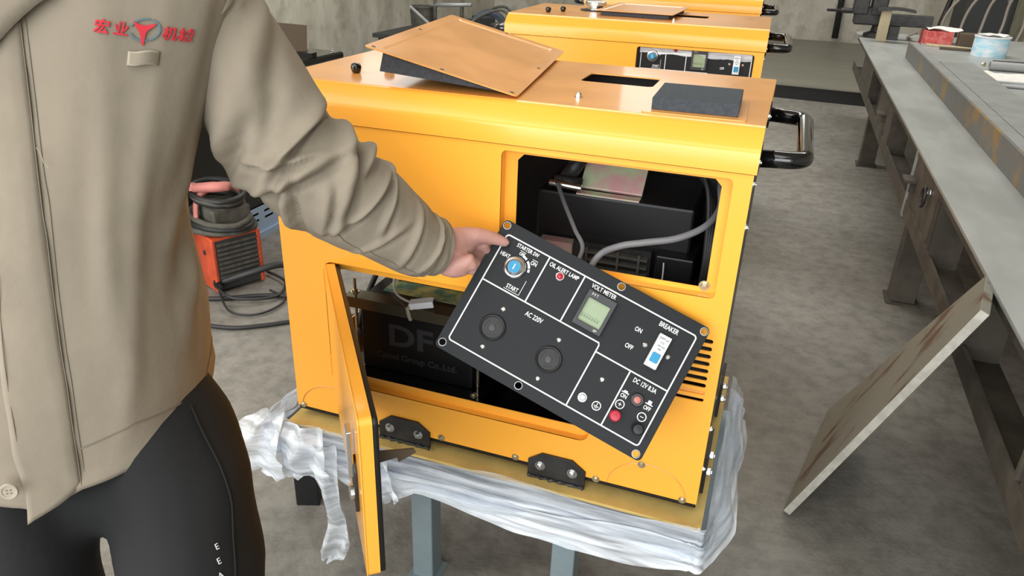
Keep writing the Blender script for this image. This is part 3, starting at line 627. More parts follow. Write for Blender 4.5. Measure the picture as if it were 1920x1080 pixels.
# film: wrapped round the board, gathered at the left, ragged lower hem
def film_sheet(off, ztop, seed, amp, hemf, hem_extra=0.):
    rnd = random.Random(seed); P = []
    path = [(-.03, .58), (-.035, .3), (-.04, .06), (-.035, -.03), (0, -.042), (.3, -.040), (.6, -.040), (.9, -.040), (.96, -.040), (.975, -.03), (.976, .1), (.976, .4), (.974, .58)]
    pts = cr([(x, y, 0) for x, y in path], 16)
    n = len(pts); nv = 22
    c = Vector((.46, .27, 0))
    ph = [rnd.uniform(0, 6.28) for _ in range(12)]
    for i, p in enumerate(pts):
        nb = (pts[min(i + 1, n - 1)] - pts[max(i - 1, 0)]).normalized(); nrm = Vector((nb.y, -nb.x, 0))
        row = []; hem = hemf(p, i / (n - 1)) - hem_extra
        for j in range(nv):
            v = j / (nv - 1); s = i * .075
            zt = ztop(p); z = lerp(zt, hem, v)
            # long streaks running along the edge and a few crumples
            f = math.sin(v * 17 + ph[0] + .7 * math.sin(s * .9 + ph[1])) * .5 + math.sin(v * 31 + ph[2] + 1.1 * math.sin(s * .6 + ph[3])) * .28
            g = noise.noise(Vector((p.x * 7 + seed * 3, p.y * 7, z * 11)))
            left = max(0, 1 - (p - Vector((-.03, .05, 0))).length / .22)
            d = off + amp * f * (.3 + v) + .016 * g * (.25 + v) + left * (.028 * noise.noise(Vector((p.x * 18, p.y * 18 + seed, z * 22))) + .035 * math.sin(v * 2.6))
            d += .012 * max(0, v - .55) + (.036 * math.sin(min(1, v * 1.5) * PI / 2) * min(1, max(0, (p.y + .03) / .12)) if p.x > .9 else .0) + (.018 * math.sin(v * PI * .6) if p.x < .0 else 0)
            q = p + nrm * max(d, off * .3 + .001); row.append((q.x, q.y, z + .004 * noise.noise(Vector((s * 3, v * 4, seed)))))
        P.append(row)
    return P
def hem1(p, t):
    if p.y > .05 or p.x > 1.0: return .325 + .02 * math.sin(p.y * 9)
    xs = [-.1, -.06, .0, .06, .12, .17, .2, .24, .29, .34, .5, .62, .7, .84, .95, 1.01]
    zs = [.33, .31, .295, .325, .335, .30, .325, .37, .315, .345, .325, .312, .30, .312, .33, .335]
    return interp(p.x, xs, zs)
def top1(p): return .434 + .008 * math.sin(p.x * 14) - .004 * math.sin(p.y * 30) + (.045 * max(0, 1 - abs(p.x + .07) / .09) if p.y < .25 else 0)
def top2(p): return .41 + .012 * math.sin(p.x * 5 + 1)
def hem2(p, t): return .372 + .018 * math.sin(p.x * 8 + 2) + .008 * math.sin(p.y * 17)
wrap = thing('stretch_film', 'crumpled clear stretch film wrapped round the packing board, hanging ragged at the front', 'plastic film')
def top3(p): return .392 + .014 * math.sin(p.x * 6 + 2) + .006 * math.sin(p.x * 17) - .004 * math.sin(p.y * 11)
def hem3(p, t): return max(hem1(p, t), .352 + .014 * math.sin(p.x * 9 + 1) + .006 * math.sin(p.y * 17))
for off, tp, sd, am, hm, mt_ in ((.005, top1, 1, .004, hem3, 'thinfilm'), (.003, top2, 5, .003, hem2, 'thinfilm'), (.012, top3, 9, .006, hem1, 'film')):
    b = MB(); b.grid(film_sheet(off, tp, sd, am, hm)); b.obj('film_layer', mt_, wrap, smooth=True)
# torn tail of film hanging by the door, loose flap further right
def ribbon(path, wid, seed, name, parent):
    pts = cr(path, 8); rows = []
    for i, p in enumerate(pts):
        t = i / (len(pts) - 1); w_ = interp(t, [k / (len(wid) - 1) for k in range(len(wid))], wid)
        rows.append([p + Vector(((k / 8 - .5) * w_, .018 * noise.noise(Vector((k * .5, t * 5, seed))) + .01 * math.sin(k * 1.1 + t * 4), .012 * noise.noise(Vector((k * .7 + 9, t * 6, seed))))) for k in range(9)])
    b = MB(); b.grid(rows); return b.obj(name, 'film', parent, smooth=True)
ribbon([(.10, -.075, .42), (.118, -.085, .33), (.128, -.075, .24), (.13, -.07, .15), (.105, -.065, .08), (.083, -.06, .045)], [.09, .07, .06, .075, .07, .012], 3, 'film_tail', wrap)
ribbon([(-.03, -.06, .47), (-.06, -.09, .42), (-.06, -.10, .36), (-.045, -.095, .31)], [.06, .13, .15, .12], 8, 'film_bunch', wrap)
ribbon([(.05, -.06, .45), (.06, -.085, .40), (.07, -.085, .35), (.08, -.08, .315)], [.10, .13, .13, .10], 12, 'film_bunch', wrap)
ribbon([(.235, -.06, .425), (.25, -.07, .38), (.27, -.075, .34), (.285, -.07, .312)], [.05, .07, .08, .03], 21, 'film_flap', wrap)
# ------------------------------------------------------------------ the person
per = thing('person', 'person in a khaki work jacket and black trousers, one arm reaching to the panel', 'person', (.05, -.55, 0))
PO = Vector((.05, -.55, 0))
Lx = Vector((.8, .6, 0)); Nx = Vector((.6, -.8, 0))
ZA = [.72, .84, .96, 1.08, 1.14, 1.2, 1.32, 1.38, 1.44, 1.48, 1.52]; AA = [.206, .204, .192, .162, .155, .163, .187, .196, .205, .165, .10]
ZB = [.72, .78, .9, 1.0, 1.1, 1.2, 1.3, 1.38, 1.44, 1.5, 1.54]; BB = [.228, .226, .215, .2, .175, .148, .126, .112, .095, .075, .06]
ZK = [.72, .9, 1.1, 1.3, 1.4, 1.5]; BK = [.15, .14, .13, .125, .11, .07]
def tctr(z): t = (z - .8) / .58; return Vector((-.01 * (1 - t) + .06 * t, -.55 * (1 - t) - .47 * t, z))
def surf(th, z):
    a = interp(z, ZA, AA); b = interp(z, ZB, BB) if math.sin(th) > 0 else interp(z, ZK, BK)
    c, s = math.cos(th), math.sin(th); e = 2 / 2.4
    return tctr(z) + Lx * a * math.copysign(abs(c) ** e, c) + Nx * b * math.copysign(abs(s) ** e, s)
def tfold(th, z):
    f = .0035 * noise.noise(Vector((math.cos(th) * 5, math.sin(th) * 5, z * 3.0))) + .004 * math.sin(th * 9 + 2 * math.sin(z * 5)) * max(0, .5 - abs(z - 1.12)) * 1.2
    k = math.exp(-((th - .25) / .28) ** 2)            # gathers at the flank
    f += k * .009 * math.sin(z * 42 + th * 9) * math.exp(-((z - 1.06) / .12) ** 2)
    f += .006 * math.exp(-((th - 1.25 - (z - 1.2) * .5) / .10) ** 2) * math.exp(-((z - 1.2) / .2) ** 2)
    f += .004 * math.exp(-((th - .95 + (z - 1.1) * .8) / .08) ** 2) * math.exp(-((z - 1.0) / .16) ** 2)
    return f
def onsurf(th, z, off=0.):
    h = 1e-3; p = surf(th, z); tu = surf(th + h, z) - surf(th - h, z); tv = surf(th, z + h) - surf(th, z - h)
    n_ = tu.cross(tv).normalized()
    if n_.dot(p - tctr(z)) < 0: n_ = -n_
    return p + n_ * (off + tfold(th, z)) - PO
def hemz(th):
    t = th % (2 * PI)
    return interp(t, [0, .19, .82, 1.39, 1.57, 1.62, 1.8, 2.6, 3.5, 2 * PI], [.845, .836, .820, .803, .784, .792, .803, .82, .845, .845])
BODY = {
    'palm': [[0.4495, -0.1347, 0.9971, 0.026], [0.4653, -0.1091, 1.0047, 0.025], [0.4832, -0.0871, 1.0038, 0.019]],
    'palm2': [[0.4475, -0.1164, 0.9836, 0.024], [0.4588, -0.0842, 0.9819, 0.023], [0.4774, -0.0675, 0.9862, 0.017]],
    'palm3': [[0.44, -0.140, 0.99, 0.026], [0.4589, -0.1260, 0.988, 0.026], [0.470, -0.1000, 0.990, 0.024]],
    'index': [[0.4765, -0.1012, 1.013, 0.016], [0.4941, -0.0909, 1.0122, 0.0145], [0.5112, -0.0761, 1.0066, 0.0132], [0.5273, -0.0631, 0.9982, 0.011], [0.5376, -0.0575, 0.9932, 0.009]],
    'middle': [[0.4781, -0.0848, 0.998, 0.013], [0.4983, -0.0691, 0.985, 0.012], [0.5062, -0.0497, 0.9587, 0.0105], [0.4951, -0.053, 0.9373, 0.0095]],
    'ring': [[0.4715, -0.074, 0.9866, 0.013], [0.4900, -0.0559, 0.9659, 0.0115], [0.4930, -0.0459, 0.9372, 0.01], [0.4792, -0.058, 0.9219, 0.009]],
    'pinky': [[0.4619, -0.0663, 0.9757, 0.012], [0.4734, -0.0481, 0.9528, 0.01], [0.4739, -0.0428, 0.9291, 0.009], [0.4623, -0.0526, 0.9194, 0.008]],
    'thumb': [[0.4567, -0.1416, 0.9783, 0.02], [0.4781, -0.1431, 0.9703, 0.0185], [0.4928, -0.1391, 0.9775, 0.0145], [0.4996, -0.136, 0.9837, 0.0125], [0.5046, -0.1327, 0.9711, 0.0105]],
    'thenar': [[0.462, -0.1488, 0.9676, 0.018], [0.4762, -0.1437, 0.9636, 0.017], [0.4862, -0.1377, 0.9616, 0.0135]],
    'arm': [[.17, -.375, 1.38, .05], [.2812, -.3355, 1.1966, .043], [.3461, -.254, 1.1049, .038], [.4121, -.1887, 1.0269, .032], [.4495, -.1347, .9971, .026]],
    'arm_r': [[-.06, -.55, 1.38, .05], [-.15, -.615, 1.12, .042], [-.10, -.69, .93, .030], [-.085, -.715, .90, .026]],
    'hand_r': [[-.085, -.715, .90, .027], [-.075, -.735, .86, .030], [-.07, -.745, .83, .022]],
    'finger_r1': [[-.085, -.735, .83, .010], [-.088, -.748, .79, .009], [-.082, -.742, .755, .008]],
    'finger_r2': [[-.074, -.747, .83, .010], [-.076, -.760, .785, .009], [-.070, -.752, .745, .008]],
    'finger_r3': [[-.062, -.757, .83, .010], [-.063, -.768, .788, .009], [-.058, -.760, .752, .008]],
    'finger_r4': [[-.052, -.765, .835, .009], [-.052, -.774, .80, .008], [-.048, -.768, .772, .007]],
    'thumb_r': [[-.06, -.705, .87, .012], [-.04, -.715, .84, .011], [-.035, -.728, .81, .009]],
    'spine': [[-.01, -.55, .84, .11], [.02, -.52, 1.05, .105], [.05, -.48, 1.25, .10], [.06, -.47, 1.36, .085], [.066, -.465, 1.47, .062], [.075, -.462, 1.56, .055]],
    'shoulders': [[-.05, -.545, 1.38, .05], [.06, -.47, 1.40, .055], [.17, -.395, 1.38, .05]],
    'leg_l': [[.05, -.53, .88, .085], [.20, -.57, .74, .085], [.28, -.65, .48, .06], [.30, -.62, .09, .04], [.36, -.70, .05, .035]],
    'leg_r': [[-.05, -.60, .88, .085], [.02, -.68, .70, .085], [.05, -.72, .48, .06], [.02, -.68, .09, .04], [.10, -.78, .05, .035]],
}
b = MB()
def capsule(b, P):
    pts = []; rr = []
    P = [(Vector(p[:3]) - PO, p[3]) for p in P]
    a0, a1 = (P[0][0] - P[1][0]).normalized(), (P[-1][0] - P[-2][0]).normalized()
    for t in (.98, .8, .5): pts.append(P[0][0] + a0 * P[0][1] * t); rr.append(P[0][1] * math.sqrt(1 - t * t))
    for p, r in P: pts.append(p); rr.append(r)
    for t in (.5, .8, .98): pts.append(P[-1][0] + a1 * P[-1][1] * t); rr.append(P[-1][1] * math.sqrt(1 - t * t))
    b.tube(pts, rr, 16)
for k, P in BODY.items(): capsule(b, P)
HC = Vector((.09, -.475, 1.655)) - PO; fd = Vector((.86, -.5, -.12)).normalized(); sd = Vector((.5, .86, 0)).normalized(); ud = sd.cross(fd)
if ud.z < 0: ud = -ud
def ell(b, c, rx, ry, rz):      # radii along face direction, sideways, up
    r = bmesh.ops.create_icosphere(b.bm, subdivisions=3, radius=1)
    for v in r['verts']: v.co = c + fd * v.co.x * rx + sd * v.co.y * ry + ud * v.co.z * rz
ell(b, HC + ud * .02, .095, .076, .098); ell(b, HC + fd * .025 - ud * .045, .066, .058, .068); ell(b, HC + fd * .062 - ud * .088, .022, .026, .02)
ell(b, HC + fd * .094 - ud * .022, .018, .014, .017); ell(b, HC + fd * .09 + ud * .003, .012, .009, .026)
for s in (-1, 1):
    ell(b, HC + sd * s * .078 - fd * .005 - ud * .01, .02, .01, .032); ell(b, HC + fd * .06 + sd * s * .036 - ud * .028, .025, .022, .02)
ell(b, HC + fd * .083 - ud * .058, .010, .024, .006); ell(b, HC + fd * .082 - ud * .068, .010, .02, .006); ell(b, HC + fd * .078 + ud * .03, .014, .05, .008)
body = link('body', remesh(b.mesh(), .0042, 3, .5), 'skin', per, True)
b = MB(); ell(b, HC + ud * .03 - fd * .012, .098, .083, .098); hm = b.mesh()
bm = bmesh.new(); bm.from_mesh(hm)
bmesh.ops.delete(bm, geom=[f for f in bm.faces if (f.calc_center_median() - HC).dot(ud) < -.02 or ((f.calc_center_median() - HC).dot(fd) > .055 and (f.calc_center_median() - HC).dot(ud) < .075)], context='FACES'); bm.to_mesh(hm); bm.free()
h = link('hair', hm, 'hair', per, True); sm_ = h.modifiers.new('s', 'SOLIDIFY'); sm_.thickness = .008
for s in (-1, 1):
    b = MB(); ell(b, HC + fd * .077 + sd * s * .031 + ud * .006, .008, .013, .008); e = b.obj('eye', 'eyewhite', per, smooth=True)
    b = MB(); ell(b, HC + fd * .0835 + sd * s * .031 + ud * .006, .003, .005, .005); b.obj('iris', 'hair', e, smooth=True)
# jacket
jk = bpy.data.objects.new('jacket', None); C.objects.link(jk); jk.parent = per
N, Mz = 150, 110; rows = []
for j in range(Mz + 1):
    s = j / Mz; row = []
    for i in range(N):
        th = 2 * PI * i / N; z0 = hemz(th); z = lerp(z0, 1.515, s)
        row.append(onsurf(th, z, .004 * math.exp(-(s / .03) ** 2)))
    rows.append(row)
b = MB(); b.grid(rows, closed_v=True)
top = [Vector((.073, -.462, 1.55)) - PO + (p - (tctr(1.515) - PO)) * .75 for p in rows[-1]]
b.grid([rows[-1], top], closed_v=True)
bmesh.ops.remove_doubles(b.bm, verts=b.bm.verts, dist=1e-5)
o = b.obj('jacket_body', 'jacket', jk, smooth=True); so = o.modifiers.new('s', 'SOLIDIFY'); so.thickness = .003; so.offset = -1
def strip_on(path, wid, off, name, mt, thick=.0012, parent=jk):
    """path of (theta, z); a band wid wide lying off the cloth"""
    P3 = [onsurf(t, z, off) for t, z in path]; rows = []
    for i, p in enumerate(P3):
        t = (P3[min(i + 1, len(P3) - 1)] - P3[max(i - 1, 0)]).normalized(); c = onsurf(*path[i], off + .01) - p
        w_ = t.cross(c).normalized() * wid / 2; rows.append([p - w_, p + w_])
    b = MB(); b.grid(rows); o = b.obj(name, mt, parent, smooth=True); m_ = o.modifiers.new('s', 'SOLIDIFY'); m_.thickness = thick; return o
def dense(path, n=40):
    t = np.linspace(0, 1, n); k = np.linspace(0, 1, len(path)); return list(zip(np.interp(t, k, [p[0] for p in path]), np.interp(t, k, [p[1] for p in path])))
# front placket flap: seam on one side, free edge on the other, turned out at the bottom
seam = [(1.70, 1.42), (1.683, 1.385), (1.611, 1.236), (1.53, 1.082), (1.457, .95), (1.388, .807)]
edge = [(1.99, 1.42), (1.96, 1.34), (1.909, 1.237), (1.842, 1.111), (1.795, 1.047), (1.718, .952), (1.664, .871), (1.608, .815), (1.60, .774)]
rows = []
for i in range(60):
    t = i / 59; a_, c_ = dense(seam, 60)[i], dense(edge, 60)[i]; flare = .028 * max(0, t - .55) ** 1.5
    rows.append([onsurf(lerp(a_[0], c_[0], k / 10), lerp(a_[1], c_[1], k / 10), .002 + .004 * min(1, k / 2) + flare * (k / 10) ** 2 + .0012 * math.sin(i * .8 + k)) for k in range(11)])
b = MB(); b.grid(rows); o = b.obj('front_placket', 'jacket', jk, smooth=True); m_ = o.modifiers.new('s', 'SOLIDIFY'); m_.thickness = .003
strip_on(dense(seam, 60), .0011, .0035, 'seam_stitching', 'jacketseam', .0006)
strip_on([(t - .022, z) for t, z in dense(seam, 60)], .0012, .0010, 'seam_stitching', 'jacketseam', .0008)
strip_on([(lerp(a_[0], c_[0], .9), lerp(a_[1], c_[1], .9)) for a_, c_ in list(zip(dense(seam, 50), dense(edge, 50)))[:38]], .0012, .0075, 'seam_stitching', 'jacketseam', .0006)
strip_on(dense([(1.40, .863), (1.079, .879), (.80, .872), (.579, .867), (.316, .866), (.0, .876), (-.5, .88)], 50), .0016, .0015, 'hem_stitching', 'jacketseam', .0008)
strip_on(dense([(1.80, .858), (2.3, .872), (2.8, .88)], 20), .0016, .0015, 'hem_stitching', 'jacketseam', .0008)
# collar flap at the neck
rows = []
for i in range(16):
    t = i / 15; rows.append([onsurf(interp(t, [0, .32, 1], [1.555, 1.789, 2.3]) + .08 * k / 6, interp(t, [0, .32, 1], [1.422, 1.367, 1.26]) + .11 * k / 6, .013 + .010 * math.sin(PI * k / 7)) for k in range(7)])
b = MB(); b.grid(rows); o = b.obj('collar', 'jacket', jk, smooth=True); m_ = o.modifiers.new('s', 'SOLIDIFY'); m_.thickness = .004
# button on the under flap
bp_ = onsurf(1.665, .830, .0205); bn = (onsurf(1.665, .830, .03) - bp_).normalized()
bt = MB().lathe([(.0112, 0), (.0115, .002), (.0105, .0036), (.008, .0032), (.0072, .0022), (.0005, .0022)], bp_, bn, 28).obj('button', 'tag', jk, auto=True)
q = bn.to_track_quat('Z', 'Y')
b = MB()
for dx in (-.0023, .0023):
    for dy in (-.0023, .0023):
        c = bp_ + q @ Vector((dx, dy, .0026)); b.bm.verts.ensure_lookup_table(); b.lathe([(.0012, 0), (.0012, .0002)], c, bn, 8)
tag(b.obj('button_holes', 'jacketseam', jk))
# embroidery: characters either side of a badge, and the pen loop under it
PXs = [150, 175, 225, 270, 320, 350, 362, 380]; THs = [1.470, 1.399, 1.252, 1.099, .900, .753, .682, .60]; ZZs = [1.3895, 1.3880, 1.3830, 1.3797, 1.3770, 1.3740, 1.3710, 1.368]; PYs = [48, 50, 58, 62, 63, 66, 70, 73]
def chest(u, v, off): return onsurf(interp(u, PXs, THs), interp(u, PXs, ZZs) - (v - interp(u, PXs, PYs)) * .00070, off)
def chest_mesh(me, u, v, k, off, name, mt, rot=.13):
    cs, sn = math.cos(rot), math.sin(rot)
    for vtx in me.vertices:
        x, y, zz = vtx.co; x, y = x * cs + y * sn, -x * sn + y * cs
        vtx.co = chest(u + x * k, v - y * k, off + zz)
    return link(name, me, mt, jk)
for ch, u, v in (('宏', 191, 53), ('业', 226, 57), ('机', 317, 64), ('械', 347, 67)):
    chest_mesh(txt_mesh(ch, 24, 1.2, .0006, .45), u, v, 1.0, .0016, 'stitched_character', 'stitchred')
def shape(poly, name, mt, off=.0022):
    me = plate([poly] if not isinstance(poly[0][0], (tuple, list)) else poly, .001)
    bm = bmesh.new(); bm.from_mesh(me); bmesh.ops.subdivide_edges(bm, edges=bm.edges, cuts=2); bm.to_mesh(me); bm.free()
    for vtx in me.vertices: vtx.co = chest(vtx.co.x, vtx.co.y, off + vtx.co.z)
    return link(name, me, mt, jk)
shape([(246, 42), (257, 48), (270, 50), (281, 48), (290, 46), (284, 53), (276, 58), (272.5, 64), (271, 84), (266, 80), (264, 68), (260, 60), (252, 52)], 'stitched_badge', 'stitchred', .0026)
for a0, a1 in ((-70, 65), (75, 160), (195, 285)):
    t = np.radians(np.linspace(a0, a1, 16)); t2 = t[::-1]
    shape([(270 + 29 * math.cos(x), 57 - 19.5 * math.sin(x)) for x in t] + [(270 + 25.5 * math.cos(x), 57 - 16.5 * math.sin(x)) for x in t2], 'stitched_ring', 'stitchblue', .0018)
rows = [[chest(lerp(243, 303, i / 12), lerp(92, 116, k / 5) + 1.2 * math.sin(i * .6), .002 + .008 * math.sin(PI * i / 12)) for k in range(6)] for i in range(13)]
b = MB(); b.grid(rows); o = b.obj('pen_loop', 'tag', jk, smooth=True); m_ = o.modifiers.new('s', 'SOLIDIFY'); m_.thickness = .002
rows = [[chest(lerp(247, 299, i / 12), lerp(95, 113, k / 5) + 1.2 * math.sin(i * .6), .0031 + .008 * math.sin(PI * (i + .8) / 13.6)) for k in range(6)] for i in range(13)]
b = MB(); b.grid(rows); o = b.obj('pen_loop_band', 'jacket', jk, smooth=True)
# loose thread
MB().tube([onsurf(t, z, .009) for t, z in ((1.605, 1.250), (1.59, 1.245), (1.575, 1.232), (1.56, 1.226))], .0006, 5).obj('loose_thread', 'tag', jk)
# sleeves
def sleeve(path, name, creases, parent, n=84, m=150, seed=0):
    pts = cr([p[:3] for p in path], 24); rr = [interp(i / (len(pts) - 1), np.linspace(0, 1, len(path)), [p[3] for p in path]) for i in range(len(pts))]
    rows = []; prev = None; M = len(pts)
    for j in range(m + 1):
        f = j / m * (M - 1); i = min(int(f), M - 2); u = f - i
        p = pts[i].lerp(pts[i + 1], u); r = lerp(rr[i], rr[i + 1], u); t = (pts[min(i + 2, M - 1)] - pts[max(i - 1, 0)]).normalized()
        a_ = Vector((0, 0, 1)) - t * t.z
        x = a_.normalized(); y = t.cross(x); s = j / m; row = []
        for k in range(n):
            th = 2 * PI * k / n; d = Vector((math.cos(th), math.sin(th), 0))
            g = .055 * noise.noise(Vector((d.x * 1.3, d.y * 1.3, s * 6 + seed))) + .02 * noise.noise(Vector((d.x * 3, d.y * 3, s * 16 + seed)))
            for s0, th0, slope, amp, wd, span in creases:
                dth = (th - th0 + PI) % (2 * PI) - PI
                if abs(dth) < span:
                    e = (s - s0 - slope * dth) / wd; fall = math.cos(dth / span * PI / 2)
                    g += 1.35 * amp * fall * (math.exp(-e * e) - .8 * math.exp(-((e - 1.4) / .6) ** 2))
            row.append(p + (x * math.cos(th) + y * math.sin(th)) * r * (1 + g) - PO)
        rows.append(row)
    b = MB(); b.grid(rows, closed_v=True); o = b.obj(name, 'jacket', parent, smooth=True)
    so = o.modifiers.new('s', 'SOLIDIFY'); so.thickness = .003; so.offset = -1; return o, rows
LS = [(.15, -.365, 1.425, .080), (.178, -.33, 1.368, .080), (.240, -.327, 1.258, .088), (.2690, -.3155, 1.1986, .085), (.3099, -.2919, 1.1497, .085), (.3461, -.254, 1.1049, .081), (.3775, -.2253, 1.0707, .071), (.4121, -.1887, 1.0269, .062), (.4260, -.1680, 1.0120, .0575)]
cr_l = [(.34, 1.1, .05, .16, .022, 1.5), (.42, 1.7, -.05, .17, .018, 1.3), (.50, .9, .05, .19, .020, 1.6), (.60, 1.4, -.04, .14, .016, 1.2), (.27, 2.0, .06, .14, .022, 1.0), (.68, .8, .04, .11, .015, 1.1), (.20, .7, .08, .10, .03, 1.2),
        (.46, 2.2, .09, .13, .016, .9), (.55, .4, -.03, .16, .02, .9), (.82, 1.4, .03, .10, .012, 1.2), (.93, 1.3, -.02, .12, .010, 1.4), (.36, 2.8, .03, .09, .03, .9), (.74, 1.9, -.05, .08, .014, .9), (.38, 1.5, -.10, .12, .012, .7), (.14, 1.8, .1, .06, .03, 1.0), (.52, 1.9, .06, .10, .012, .7)]
sl_, rws = sleeve(LS, 'sleeve', cr_l, jk)
cf, rw2 = sleeve([(.4150, -.1830, 1.022, .0575), (.4230, -.1720, 1.014, .0575), (.4330, -.158, 1.0065, .0535), (.4430, -.1450, .9995, .051)], 'cuff', [(.5, 4.6, .06, .06, .12, 1.2), (.3, 5.6, -.05, .05, .1, 1.0)], jk, m=40, seed=4)
strip = [rws[int(len(rws) * (.56 + .40 * i / 40))][int(84 * .37)] for i in range(41)]
MB().tube([p + Vector((.0, -.0008, 0)) for p in strip], .0011, 6).obj('sleeve_seam', 'jacketseam', jk)
sleeve([(-.06, -.555, 1.43, .088), (-.10, -.585, 1.36, .092), (-.135, -.605, 1.22, .085), (-.15, -.615, 1.10, .075), (-.125, -.655, 1.0, .062), (-.095, -.70, .92, .05)], 'sleeve', [(.5, 5, .05, .14, .03, 1.5), (.6, 4, -.04, .12, .03, 1.3)], jk, seed=9)
MB().tube([Vector((.4545, -.143, .985)) - PO + (Vector((-.25, .78, .58)).normalized() * math.cos(t) + Vector((.42, .62, -.66)).normalized() * math.sin(t)) * .029 for t in np.linspace(0, 2 * PI, 40, endpoint=False)], .002, 6, closed=True).obj('bracelet_cord', 'tag', per)
beads = MB()
for t in np.linspace(0, 2 * PI, 26, endpoint=False):
    c = Vector((.457, -.140, .983)) - PO + (Vector((.62, .62, .48)).normalized() * math.cos(t) + Vector((.30, .35, -.88)).normalized() * math.sin(t)) * .0310
    r = bmesh.ops.create_icosphere(beads.bm, subdivisions=2, radius=.0038); bmesh.ops.translate(beads.bm, vec=c, verts=r['verts'])
tag(beads.obj('bracelet', 'whiteplastic', per, smooth=True), 'bracelet of small pale beads')
# trousers and shoes
b = MB()
for P in ([[.05, -.53, .95, .09], [.09, -.520, .87, .098], [.150, -.538, .80, .104], [.205, -.575, .73, .107], [.262, -.632, .64, .104], [.285, -.655, .50, .090], [.295, -.640, .30, .080], [.30, -.62, .07, .072]],
          [[-.06, -.59, .95, .10], [-.055, -.62, .86, .115], [.00, -.68, .74, .112], [.035, -.715, .64, .094], [.045, -.72, .50, .086], [.03, -.70, .30, .078], [.02, -.68, .07, .072]],
          [[-.06, -.585, .95, .10], [.05, -.53, .95, .09]], [[-.04, -.60, .84, .105], [.07, -.55, .84, .10]], [[.0, -.680, .738, .07], [.16, -.605, .738, .07]]): capsule(b, P)
tm = remesh(b.mesh(), .011, 8, .5)
bm = bmesh.new(); bm.from_mesh(tm)
for v in bm.verts:
    p = v.co; d = .006 * noise.noise(p * 9) + .004 * math.sin(p.z * 40 + 8 * p.x) * max(0, 1 - abs(p.z - .72) / .25)
    v.co += v.normal * d
bm.to_mesh(tm); bm.free()
tz = link('trousers', tm, 'trousers', per, True)
from mathutils.bvhtree import BVHTree
tv = BVHTree.FromPolygons([v.co[:] for v in tm.vertices], [p.vertices[:] for p in tm.polygons])
def side_pt(z, off, back=0.):
    c = Vector((interp(z, [.5, .64, .75, .86], [.285, .262, .19, .10]), interp(z, [.5, .64, .75, .86], [-.655, -.632, -.565, -.525]), z)) - PO
    d = Vector((.98, -.14 + back, 0)).normalized(); hit = tv.ray_cast(c + d * .4, -d)
    p = hit[0] or c + d * .11; return p + hit[1] * off if hit[1] else p, hit[1] or d
for k, ch in enumerate('EEAPBCIS'):
    z = .712 - k * .0165; p, nn = side_pt(z, .001, -.35); me = txt_mesh(ch, .0125, .9, .0004)
    ux = Vector((0, 0, 1)).cross(nn).normalized(); uy = nn.cross(ux)
    me.transform(Matrix.Translation(p) @ Matrix((ux, uy, nn)).transposed().to_4x4()); link('printed_letter', me, 'white', tz)
pk = [side_pt(z, .002, -.10 + .5 * (z - .72))[0] for z in np.linspace(.60, .86, 24)]
MB().tube(pk, .0016, 6).obj('side_seam', 'trousers', tz)
for (x, y, rz) in ((.335, -.665, -.92), (.055, -.73, -.98)):
    b = MB(); prof = []
    for i in range(13):
        t = i / 12; L = lerp(-.09, .20, t); hw_ = interp(t, [0, .12, .4, .7, .9, 1], [.025, .036, .038, .046, .038, .012]); ht = interp(t, [0, .15, .35, .6, .85, 1], [.085, .1, .098, .062, .045, .02])
        prof.append([(L, hw_ * math.cos(a) , max(.0, ht * .5 + ht * .5 * math.sin(a))) for a in np.linspace(0, 2 * PI, 16, endpoint=False)])
    g = b.grid(prof, closed_v=True); b.bm.faces.new(g[0]); b.bm.faces.new(g[-1]); o = b.obj('shoe', 'shoe', per, smooth=True)
    o.location = Vector((x, y, .002)) - PO; o.rotation_euler = (0, 0, rz)
# ------------------------------------------------------------------ workbench on the right
BX = 1.512
be = thing('workbench', 'long grey steel workbench along the right side', 'workbench', (1.52, 2.5, 0))
BO = Vector((1.52, 2.5, 0))
def bb_(lo, hi): return tuple(Vector(lo) - BO), tuple(Vector(hi) - BO)
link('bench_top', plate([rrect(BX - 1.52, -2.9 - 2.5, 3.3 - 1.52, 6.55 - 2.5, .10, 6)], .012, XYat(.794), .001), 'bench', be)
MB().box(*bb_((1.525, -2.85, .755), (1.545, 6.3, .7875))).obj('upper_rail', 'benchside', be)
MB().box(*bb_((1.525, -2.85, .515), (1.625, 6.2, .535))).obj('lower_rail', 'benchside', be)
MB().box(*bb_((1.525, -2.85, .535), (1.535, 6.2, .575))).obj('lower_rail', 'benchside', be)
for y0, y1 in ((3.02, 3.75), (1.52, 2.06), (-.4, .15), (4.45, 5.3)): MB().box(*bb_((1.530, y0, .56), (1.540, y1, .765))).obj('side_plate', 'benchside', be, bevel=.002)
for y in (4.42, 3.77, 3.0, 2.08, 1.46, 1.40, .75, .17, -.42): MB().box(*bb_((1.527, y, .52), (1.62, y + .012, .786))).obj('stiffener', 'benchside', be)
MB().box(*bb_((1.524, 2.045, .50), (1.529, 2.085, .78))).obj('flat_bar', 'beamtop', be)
for y in (3.3, 1.95): 
    k = MB().box(*bb_((1.49, y, .665), (1.53, y + .10, .675))).obj('hook_bracket', 'benchside', be); MB().box(*bb_((1.512, y + .02, .625), (1.53, y + .03, .665))).obj('hook_web', 'benchside', be)
h = MB().tube([Vector((1.512, 1.66 + .03 * math.cos(t), .70 + .035 * math.sin(t))) - BO for t in np.linspace(0, 2 * PI, 20, endpoint=False)], .006, 8, closed=True).obj('shackle', 'iron', be)
hexbolt(Vector((1.528, 1.64, .72)) - BO, (-1, 0, 0), .012, .012, be, 'chrome')
